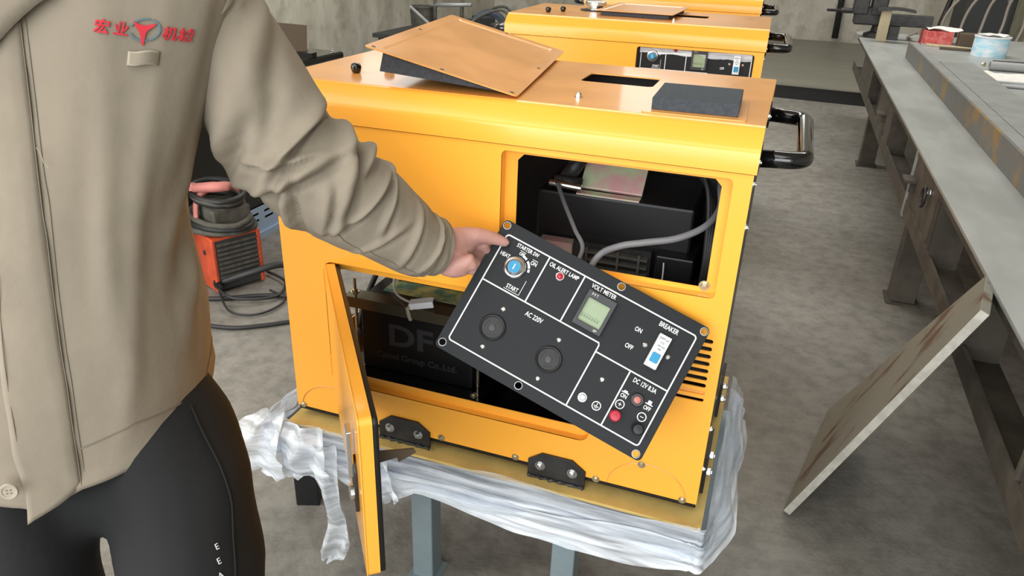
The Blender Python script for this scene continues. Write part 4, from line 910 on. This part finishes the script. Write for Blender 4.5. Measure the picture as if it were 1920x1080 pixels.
for x in (1.665, 3.15):
    for y in (4.87, 2.36, -.6, -2.6):
        b = MB(); b.box(*bb_((x - .055, y - .05, 0), (x + .055, y + .05, .52))); b.obj('leg', 'benchside', be, bevel=.003)
        MB().box(*bb_((x - .07, y - .07, 0), (x + .07, y + .07, .012))).obj('foot_plate', 'benchside', be)
for y in (4.87, 2.36, -.6): MB().box(*bb_((1.66, y - .03, .515), (3.15, y + .03, .57))).obj('cross_rail', 'benchside', be)
bm1 = thing('steel_beam', 'long steel channel with rust patches lying along the bench, the one nearer its edge', 'steel beam', (1.75, 0, .8), 0, 'steel channels on the bench')
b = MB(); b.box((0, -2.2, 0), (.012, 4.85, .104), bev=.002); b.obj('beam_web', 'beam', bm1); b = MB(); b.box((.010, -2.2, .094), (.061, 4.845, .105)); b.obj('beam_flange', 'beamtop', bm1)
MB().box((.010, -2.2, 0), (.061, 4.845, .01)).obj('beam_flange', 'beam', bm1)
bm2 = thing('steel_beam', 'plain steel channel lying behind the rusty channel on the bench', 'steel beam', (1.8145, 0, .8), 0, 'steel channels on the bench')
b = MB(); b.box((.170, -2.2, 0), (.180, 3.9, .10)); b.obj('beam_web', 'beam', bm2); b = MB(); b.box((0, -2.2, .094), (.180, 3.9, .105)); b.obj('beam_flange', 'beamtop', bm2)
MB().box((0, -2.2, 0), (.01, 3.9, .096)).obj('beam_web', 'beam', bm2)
# plate leaning on the bench
bd = thing('leaning_plate', 'thick grey plate with rust streaks leaning against the workbench', 'steel plate')
p0 = Vector((1.218, .613, 0)); p1 = Vector((1.352, 1.215, 0)); p2 = Vector((1.497, .470, .782)); p3 = Vector((1.500, .690, .806))
ex = (p1 - p0).normalized(); ez = ((p2 - p0) - ex * (p2 - p0).dot(ex)); Lz = ez.length; ez.normalize(); ny = ez.cross(ex).normalized()
bd.matrix_world = Matrix.Translation(p0 + Vector((-.014, 0, .003))) @ Matrix((ex, ny, ez)).transposed().to_4x4()
sh = (p2 - p0).dot(ex)
b = MB(); b.prism([(0, 0, 0), ((p1 - p0).dot(ex), 0, 0), ((p3 - p0).dot(ex), 0, (p3 - p0).dot(ez)), (sh, 0, Lz)], (0, .022, 0)); b.obj('plate_body', 'board', bd, bevel=.001)
b = MB(); b.prism([(-.0015, .001, .001), (sh - .0015, .001, Lz - .001), (sh - .0015, .021, Lz - .001), (-.0015, .021, .001)], (.0012, 0, 0)); b.obj('plate_edge', 'boardedge', bd)
# things on the bench
vi = thing('bench_vise', 'dark cast-iron bench vise at the far corner of the bench', 'vise', (1.66, 6.08, .80))
b = MB().lathe([(.12, 0), (.12, .03), (.07, .05), (.06, .11)], (0, 0, 0), n=20); b.obj('swivel_base', 'iron', vi, auto=True)
MB().box((-.22, -.09, .10), (.06, .09, .24), bev=.015).obj('vise_body', 'iron', vi); MB().box((-.24, -.10, .18), (-.12, .10, .34), bev=.012).obj('fixed_jaw', 'iron', vi)
MB().box((-.10, -.10, .18), (.02, .10, .33), bev=.012).obj('sliding_jaw', 'iron', vi)
b = MB().cyl((-.24, 0, .2), (-.33, 0, .2), .022, 14); b.obj('screw_spindle', 'iron', vi); MB().cyl((-.44, -.06, .20), (-.24, .05, .195), .012, 10).obj('turning_handle', 'iron', vi)
pl = thing('steel_offcut', 'curved dark steel plate resting on the wooden block', 'steel plate', (1.72, 5.75, 1.055))
rows = [[(-.14 + .28 * i / 10, y, .012 * math.cos((i - 5) * .35) + (.0 if k == 0 else .0)) for k, y in enumerate((-.08, .08))] for i in range(11)]
b = MB(); b.grid(rows); o = b.obj('plate_sheet', 'iron', pl); m_ = o.modifiers.new('s', 'SOLIDIFY'); m_.thickness = .018; m_.offset = -1
tag(link('wooden_block', plate([rrect(-.038, -.03, .038, .03, .003)], .246, Matrix.Translation((1.66, 5.80, .925)), .001), 'wood'), 'pale wooden block standing upright by the vise', 'block')
tb = thing('square_tube', 'short length of dark square steel tube lying by the vise', 'tube', (1.66, 5.98, .955))
b = MB(); prof = rrect(-.05, -.045, .05, .045, .008)
inn = rrect(-.042, -.037, .042, .037, .004)
me = plate([prof, inn], .34, Matrix(((0, 0, 1, .20), (1, 0, 0, 0), (0, 1, 0, .0), (0, 0, 0, 1)))); link('tube_wall', me, 'iron', tb)
tag(MB().box((1.72, 5.93, .80), (1.80, 6.03, .909), bev=.004).obj('iron_block', 'iron'), 'dark iron block under the square tube', 'block')
rb = thing('red_carton', 'small red carton with an open paper flap on the bench', 'box', (2.085, 5.95, .80), .15)
b = MB().box((-.105, -.08, 0), (.105, .08, .10)); b.obj('carton', 'redbox', rb, bevel=.003)
b = MB(); b.grid([[(-.10 + .26 * i / 6, -.09 + .22 * j / 4, .112 + .012 * math.sin(i * 1.1 + j)) for j in range(5)] for i in range(7)]); o = b.obj('paper_flap', 'paper', rb); m_ = o.modifiers.new('s', 'SOLIDIFY'); m_.thickness = .003
tag(MB().box((2.23, 5.80, .80), (2.36, 5.92, .90), bev=.006).obj('brown_box', 'brown'), 'small dark brown box between red carton and pale blue can', 'box')
cn = thing('paint_can', 'pale blue and white paint can on the bench', 'can', (2.352, 5.30, .80))
MB().lathe([(.115, 0), (.115, .125), (.112, .13)], n=36).obj('can_body', 'canblue', cn, auto=True)
b = MB().lathe([(.116, .128), (.12, .132), (.12, .14), (.108, .141), (.105, .134)], n=36); b.obj('can_rim', 'whiteplastic', cn, auto=True)
rows = [[(r * math.cos(t), r * math.sin(t), .15 + .02 * noise.noise(Vector((r * 30 * math.cos(t), r * 30 * math.sin(t), 2)))) for t in np.linspace(0, 2 * PI, 18, endpoint=False)] for r in (.004, .04, .075, .1)]
b = MB(); b.grid(rows, closed_v=True); b.obj('crumpled_wrap', 'paper', cn, smooth=True)
for i, (a0, a1, c, nm, lb) in enumerate((((1.99, 5.70), (2.36, 5.56), 'wood', 'wood_strip', 'wooden slat lying in front of the red carton'), ((2.06, 5.52), (2.33, 5.50), 'brown', 'brown_strip', 'brown slat lying just in front of the pale slat'))):
    d = Vector((a1[0] - a0[0], a1[1] - a0[1], 0)); o = MB().box((0, -.02, 0), (d.length, .02, .018), bev=.003).obj(nm, c); o.location = (a0[0], a0[1], .801); o.rotation_euler = (0, 0, math.atan2(d.y, d.x)); tag(o, lb, 'slat')
tag(MB().tube(cr([(1.94, 5.85, .812), (1.90, 6.0, .815), (1.90, 6.15, .82), (1.97, 6.22, .85)], 6), .010, 8).obj('hose_end', 'hose', None, smooth=True), 'short end of grey hose curled beside the red carton', 'hose')
tag(MB().lathe([(.022, 0), (.022, .012), (.012, .016)], (1.935, 5.76, .801), n=16).obj('red_plug', 'red'), 'tiny dark red cap lying beside the curled hose end', 'cap')
pp = thing('grey_tube', 'grey plastic tube lying across the bench behind the welding rods', 'tube', (2.21, 4.50, .829))
link('tube_wall', plate([circ(0, 0, .028, 24), circ(0, 0, .022, 24)], .55, Matrix(((0, 0, 1, .275), (1, 0, 0, 0), (0, 1, 0, 0), (0, 0, 0, 1)))), 'greypipe', pp)
tag(MB().cyl((2.30, 4.86, .812), (2.85, 4.90, .812), .012, 10).obj('black_rod', 'machine'), 'thin black rod lying beyond the grey tube', 'rod')
b = MB(); b.grid([[(2.03 + .45 * i / 12 + .03 * math.sin(j), 3.98 + .30 * j / 6, .806 + .02 * abs(noise.noise(Vector((i * .4, j * .6, 3)))) + .012 * (j % 2)) for j in range(7)] for i in range(13)]); o = b.obj('paper_wrapper', 'paper', None); m_ = o.modifiers.new('s', 'SOLIDIFY'); m_.thickness = .002; tag(o, 'crumpled white paper wrapper lying open on the bench', 'paper')
for i, (y0, y1, r) in enumerate(((3.86, 3.88, .012), (3.76, 3.79, .009), (3.81, 3.835, .008))): tag(MB().cyl((2.06 + .02 * i, y0, .801 + r), (2.60, y1, .801 + r), r, 10).obj('metal_rod', 'beamtop', None, smooth=True), ['thick pale rod beside the paper wrapper', 'thin pale rod nearest the pink board', 'thin pale rod between the thick rod and the nearest one'][i], 'rod', 'pale rods on the bench')
tag(MB().box((2.045, 2.95, .801), (2.6, 3.27, .813), bev=.002).obj('pink_board', 'pinkboard'), 'faded pink board lying flat on the bench', 'board')
tag(MB().lathe([(.012, 0), (.016, .01), (.008, .02)], (2.22, 4.72, .801), n=12).obj('brass_nut', 'bolt'), 'small metal fitting lying loose near the grey tube', 'fitting')
# ------------------------------------------------------------------ platform, back wall clutter
pf = thing('steel_platform', 'low steel platform with dark front edge at the back of the shop', 'platform', (.2, 7.4, 0), -.06)
MB().box((-.6, 0, .135), (4.4, 4.4, .15)).obj('platform_top', 'platform', pf); MB().box((-.6, .02, .0), (4.4, .06, .135)).obj('platform_edge', 'dark', pf)
for x in (-.3, 1.2, 2.7, 4.1): MB().box((x, .4, 0), (x + .1, 4.2, .134)).obj('platform_bearer', 'machine', pf)
tag(MB().tube([(1.62, 12.15, .16), (1.60, 12.15, 1.2), (1.7, 12.15, 2.6)], .05, 10).obj('wall_pipe', 'iron', None, smooth=True), 'dark vertical pipe against the back wall', 'pipe')
tag(MB().cyl((2.75, 10.6, .20), (3.35, 12.1, 2.4), .035, 10).obj('leaning_pipe', 'iron', None, smooth=True), 'dark pipe leaning at a slant against the back wall', 'pipe')
cb = thing('dark_cabinet', 'dark metal cabinet behind the bench, cables hanging over it', 'cabinet', (3.05, 9.75, .151), .1)
MB().box((-.2, -.2, .05), (.33, .3, 1.6), bev=.006).obj('cabinet_body', 'machine', cb); MB().box((-.17, -.212, .1), (.30, -.2, 1.5)).obj('cabinet_door', 'machine', cb, bevel=.003); MB().box((.22, -.225, .8), (.24, -.212, .95)).obj('door_handle', 'chrome', cb)
for i in range(2): MB().box((-.18 + i * .42, -.18, 0), (-.1 + i * .42, .28, .05)).obj('cabinet_foot', 'machine', cb)
wb = thing('welding_machine', 'beige welding machine with dark control face behind the bench', 'welding machine', (3.72, 9.3, .151), .05)
MB().box((-.3, -.3, .08), (.5, .4, .92), bev=.01).obj('machine_case', 'beige', wb); MB().box((-.24, -.31, .60), (.44, -.3, .86)).obj('control_face', 'dustgrey', wb)
for i in range(4):
    for j in range(2): MB().lathe([(.03, 0), (.026, .02), (.01, .022)], (-.15 + i * .16, -.31, .68 + j * .11), (0, -1, 0), 14).obj('control_knob', 'machine', wb)
for i in range(3): MB().box((-.24, -.306, .46 - i * .09), (.44, -.3, .47 - i * .09)).obj('vent_line', 'dustgrey', wb)
for sx in (-.22, .42):
    for sy in (-.2, .3): MB().cyl((sx, sy, .05), (sx + .03, sy, .05), .05, 14).obj('wheel', 'machine', wb)
for i in range(5):
    x0 = 2.62 + i * .16; P = cr([(x0 + .34, 8.85, .17 + .02 * i), (x0 + .02, 8.85 - .05 * i, .4), (x0 - .06 + .04 * i, 8.85, .75), (x0 + .1, 8.85, 1.05), (x0 + .42, 8.87, 1.15)], 7)
    tag(MB().tube(P, .016, 8).obj('welding_cable', 'hose', None, smooth=True), ['first dusty cable from the left hanging over the dark cabinet', 'second dusty cable from the left over the dark cabinet', 'middle one of five dusty cables behind the bench', 'fourth dusty cable from the left, beside the beige machine', 'last dusty cable on the right, against the beige machine'][i], 'cable', 'cables hung behind the bench')
# scrap heap at the far left
bk = thing('grey_bucket', 'grey metal bin standing at the end of the left wall', 'bin', (-3.15, 7.2, .38))
MB().lathe([(.135, 0), (.155, .30), (.165, .302), (.165, .315), (.15, .316), (.13, .02)], n=28).obj('bin_body', 'dustgrey', bk, auto=True)
tag(MB().cyl((-3.22, 7.0, .70), (-2.85, 6.95, .45), .018, 8).obj('steel_bar', 'beamtop'), 'pale steel bar leaning across the grey bin', 'bar')
bt_ = thing('scrap_table', 'dark low steel table carrying scrap at the far left', 'table', (-2.4, 7.4, 0))
MB().box((-1.3, -.45, .33), (1.7, .6, .375)).obj('table_top', 'machine', bt_)
for x in (-1.25, 1.6):
    for y in (-.4, .55): MB().box((x, y, 0), (x + .05, y + .05, .33)).obj('leg', 'machine', bt_)
tag(MB().box((-3.55, 6.82, .0), (-3.1, 7.25, .33), bev=.01).obj('dark_crate', 'machine'), 'dark crate under the grey bin by the left wall', 'crate')
for k, (x, y, rz, lb) in enumerate(((-2.35, 7.25, .3, 'dark blue padded seat lying tipped among the scrap'), (-1.35, 7.3, -.5, 'dark padded seat with bent tube frame farther right in the scrap'))):
    t = thing('chair_seat', lb, 'chair', (x, y, .377), rz, 'tipped chairs in the scrap')
    rows = [[(.24 * math.cos(a) * 1.0, -.2 + .4 * j / 4, .05 + .26 * math.sin(a)) for j in range(5)] for a in np.linspace(.15, PI * .8, 12)]
    b = MB(); b.grid(rows); o = b.obj('seat_shell', 'darkblue', t, smooth=True); m_ = o.modifiers.new('s', 'SOLIDIFY'); m_.thickness = .04
    for s in (-1, 1): MB().tube(cr([(-.35, s * .22, .02), (-.1, s * .22, .25), (.2, s * .23, .33), (.38, s * .22, .02)], 6), .016, 8).obj('frame_tube', 'dustgrey', t, smooth=True)
for k, pts in enumerate((((-2.95, 7.1, .378), (-2.95, 7.1, .95)), ((-2.62, 7.1, .378), (-2.62, 7.12, .95)), ((-3.0, 7.1, .72), (-2.5, 7.1, .75)), ((-2.9, 6.98, .50), (-1.9, 6.95, .46)), ((-1.6, 7.1, .42), (-1.1, 7.2, .85)))):
    tag(MB().cyl(pts[0], pts[1], .022, 10).obj('scrap_tube', 'beamtop' if k in (2, 3) else 'dustgrey', None, smooth=True), ['upright grey tube nearest the bin', 'upright grey tube right of the first upright', 'pale crosswise tube joining the uprights', 'long pale tube lying low across the scrap', 'slanting tube at the right end of the scrap'][k], 'tube', 'tubes in the scrap')
for k in range(9):
    x = -2.9 + .26 * k; y = 7.80 + .05 * math.sin(k * 2.3); b = MB(); b.box((-.12, -.1, 0), (.12, .1, .14 + .05 * math.sin(k * 1.7)), bev=.015); o = b.obj('scrap_part', ['iron', 'machine', 'dustgrey'][k % 3]); o.location = (x, y, .377); o.rotation_euler = (0, 0, k * .8)
    tag(o, 'dark engine part in the far heap, ' + ['first', 'second', 'third', 'fourth', 'fifth', 'sixth', 'seventh', 'eighth', 'ninth'][k] + ' from the bin', 'engine part', 'engine parts in the heap')
# black generator at the left, behind
bg = thing('black_generator', 'black cabinet generator with galvanised base rail standing at the left', 'generator', (-1.50, .95, 0))
MB().box((-.75, 0, .17), (-.005, 1.75, .80)).obj('cabinet_body', 'blackside', bg); MB().box((-.76, -.01, .80), (.012, 1.77, .845), bev=.015).obj('cabinet_roof', 'blackgloss', bg)
for y in (.30, .92): MB().box((-.006, y, .2), (.004, y + .03, .79)).obj('door_gap', 'dark', bg)
for y0, y1 in ((.02, .29), (.34, .91), (.96, 1.72)): MB().box((-.004, y0, .2), (.0, y1, .79)).obj('side_door', 'blackside', bg, bevel=.003)
loops = [[(0, .03), (1.75, .03), (1.75, .17), (0, .17)]]
for i in range(14):
    for j in range(2): loops.append(rrect(.05 + i * .12, .095 + j * .035, .125 + i * .12, .108 + j * .035, .006, 3))
link('base_rail', plate(loops, .004, YZat(.006)), 'ltblue', bg); MB().box((-.74, .02, .03), (-.01, 1.73, .168)).obj('base_inside', 'dark', bg)
MB().box((-.01, 0, .0), (.018, 1.75, .035)).obj('base_lip', 'ltblue', bg)
MB().box((-.55, 1.45, .845), (.0, 1.5, .87)).obj('roof_bar', 'blackgloss', bg)
for y in (1.3, 1.52, 1.7): hexbolt((-.03, y, .845), (0, 0, 1), .012, .01, bg, 'chrome')
ld = thing('propped_sheet', 'dark brown panel standing propped on the black generator', 'panel', (-1.63, 2.40, .866), .75)
o = MB().box((-.085, -.008, 0), (.085, .008, .15)).obj('panel_sheet', 'brown', ld, bevel=.002); o.rotation_euler = (-.18, .10, 0)
MB().box((-.10, -.02, -.018), (.10, .05, .004)).obj('panel_foot', 'machine', ld)
# welder on the floor
we = thing('welder', 'small orange inverter welder on the floor with leads coiled on top', 'welder', (-1.243, 1.149, 0), -.435); we.scale = (1, .62, 1)
MB().box((-.30, .012, .012), (-.003, .36, .25), bev=.006).obj('welder_case', 'machine', we)
lp = rrect(-.14, .012, .0, .265, .012)
o = MB().box((-.235, -.0, .005), (.0, .03, .262), bev=.008).obj('front_bezel', 'orange', we)
MB().box((-.225, .34, .005), (.004, .37, .262), bev=.008).obj('rear_bezel', 'orange', we)
MB().box((-.25, .02, .25), (.0, .35, .262)).obj('top_cover', 'orange', we)
for k in range(8): MB().box((-.004, .04, .07 + k * .022), (.006, .335, .080 + k * .022)).obj('side_louver', 'dustgrey', we)
MB().box((-.20, .05, .262), (-.01, .33, .38), bev=.01).obj('lead_basket', 'dustgrey', we)
h = MB().tube(cr([(-.12, .0, .27), (-.12, .02, .40), (-.12, .12, .45), (-.12, .26, .45), (-.12, .35, .40), (-.12, .36, .27)], 6), .016, 10).obj('carry_handle', 'pink', we, smooth=True)
MB().lathe([(.012, 0), (.012, .004)], (-.08, -.001, .18), (0, -1, 0), 12).obj('screw', 'iron', we)
for k in range(2): MB().lathe([(.028, 0), (.028, .012), (.018, .016), (.018, .05)], (-.02 - .0 * k, .02, .045), (.9, -.4, 0), 14).obj('lead_socket', 'iron', we)
rd = random.Random(4)
for k in range(6):
    pts = []
    for i in range(46):
        t = 2 * PI * i / 46; rr = 1 + .08 * math.sin(t * 2 + k) + .05 * rd.random()
        ex_, ey_ = ((.15 + .008 * k) if k < 3 else (.11 + .012 * k - .03)) * rr * math.cos(t), ((.125 - .004 * k) if k < 3 else .095) * rr * math.sin(t); pts.append((-1.306 + ex_ * .907 + ey_ * .4215, 1.299 - ex_ * .4215 + ey_ * .907, (.280 + .022 * (k % 3)) if k < 3 else .395 + .020 * (k - 3) + .015 * math.sin(t + k)))
    tag(MB().tube(cr(pts[::3], 3), .013, 8, closed=True).obj('welding_lead', 'cable' if k % 2 else 'dustgrey', None, smooth=True), ['dusty grey welding lead, lowest turn wound round the welder', 'black welding lead, second turn up round the welder', 'dusty grey welding lead, third turn up round the welder', 'black welding lead, lowest turn on top of the lead basket', 'dusty grey welding lead, middle turn on top of the basket', 'black welding lead, topmost turn on the welder'][k], 'cable', 'welding leads wound on the welder')
eh = thing('electrode_holder', 'faded red electrode holder lying on the welder leads', 'electrode holder', (-1.36, 1.22, .462), .3)
MB().tube([(0, 0, 0), (.09, 0, .008), (.16, 0, .012)], [.020, .024, .018], 12).obj('holder_grip', 'pink', eh, smooth=True); MB().box((-.07, -.018, -.012), (.01, .018, .02), bev=.006).obj('holder_jaw', 'pink', eh)
pk_ = [((-1.24, 1.18, .05), (-1.12, 1.22, .10), (-1.02, 1.32, .12), (-1.0, 1.42, .05), (-1.1, 1.5, .02)), ((-1.25, 1.15, .04), (-1.12, 1.10, .03), (-.98, 1.2, .02), (-1.03, 1.35, .018), (-1.18, 1.42, .015)), ((-1.26, 1.17, .03), (-1.08, 1.02, .012), (-.95, 1.05, .012), (-.93, 1.2, .012), (-1.05, 1.26, .012))]
for k, p in enumerate(pk_): tag(MB().tube(cr(p, 8), [.016, .007, .005][k], 8).obj('floor_lead', 'cable', None, smooth=True), ['thick black lead looping out of the welder front', 'thin black lead on the floor just below the thick loop', 'thinnest black lead curling flat on the floor by the welder'][k], 'cable')
tag(MB().tube(cr([(-1.35, 1.05, .012), (-1.20, 1.10, .012), (-1.05, 1.20, .012), (-.9, 1.25, .012), (-.6, 1.30, .012)], 8), .010, 8).obj('floor_cable', 'cable', None, smooth=True), 'black cable running from under the welder toward the generator', 'cable')
tag(MB().tube(cr([(-1.5, .90, .010), (-1.2, .88, .010), (-1.0, .90, .010), (-.88, .97, .010), (-.7, 1.12, .010), (-.4, 1.3, .010)], 8), .009, 8).obj('power_cable', 'cable', None, smooth=True), 'black cable snaking alone across the floor in front of the welder', 'cable')
tag(MB().tube(cr([(-1.05, 1.48, .30), (-.93, 1.46, .22), (-.90, 1.43, .1), (-.98, 1.40, .012)], 8), .003, 6).obj('thin_wire', 'cable', None, smooth=True), 'very thin dark wire hanging in an arc right of the welder', 'wire')
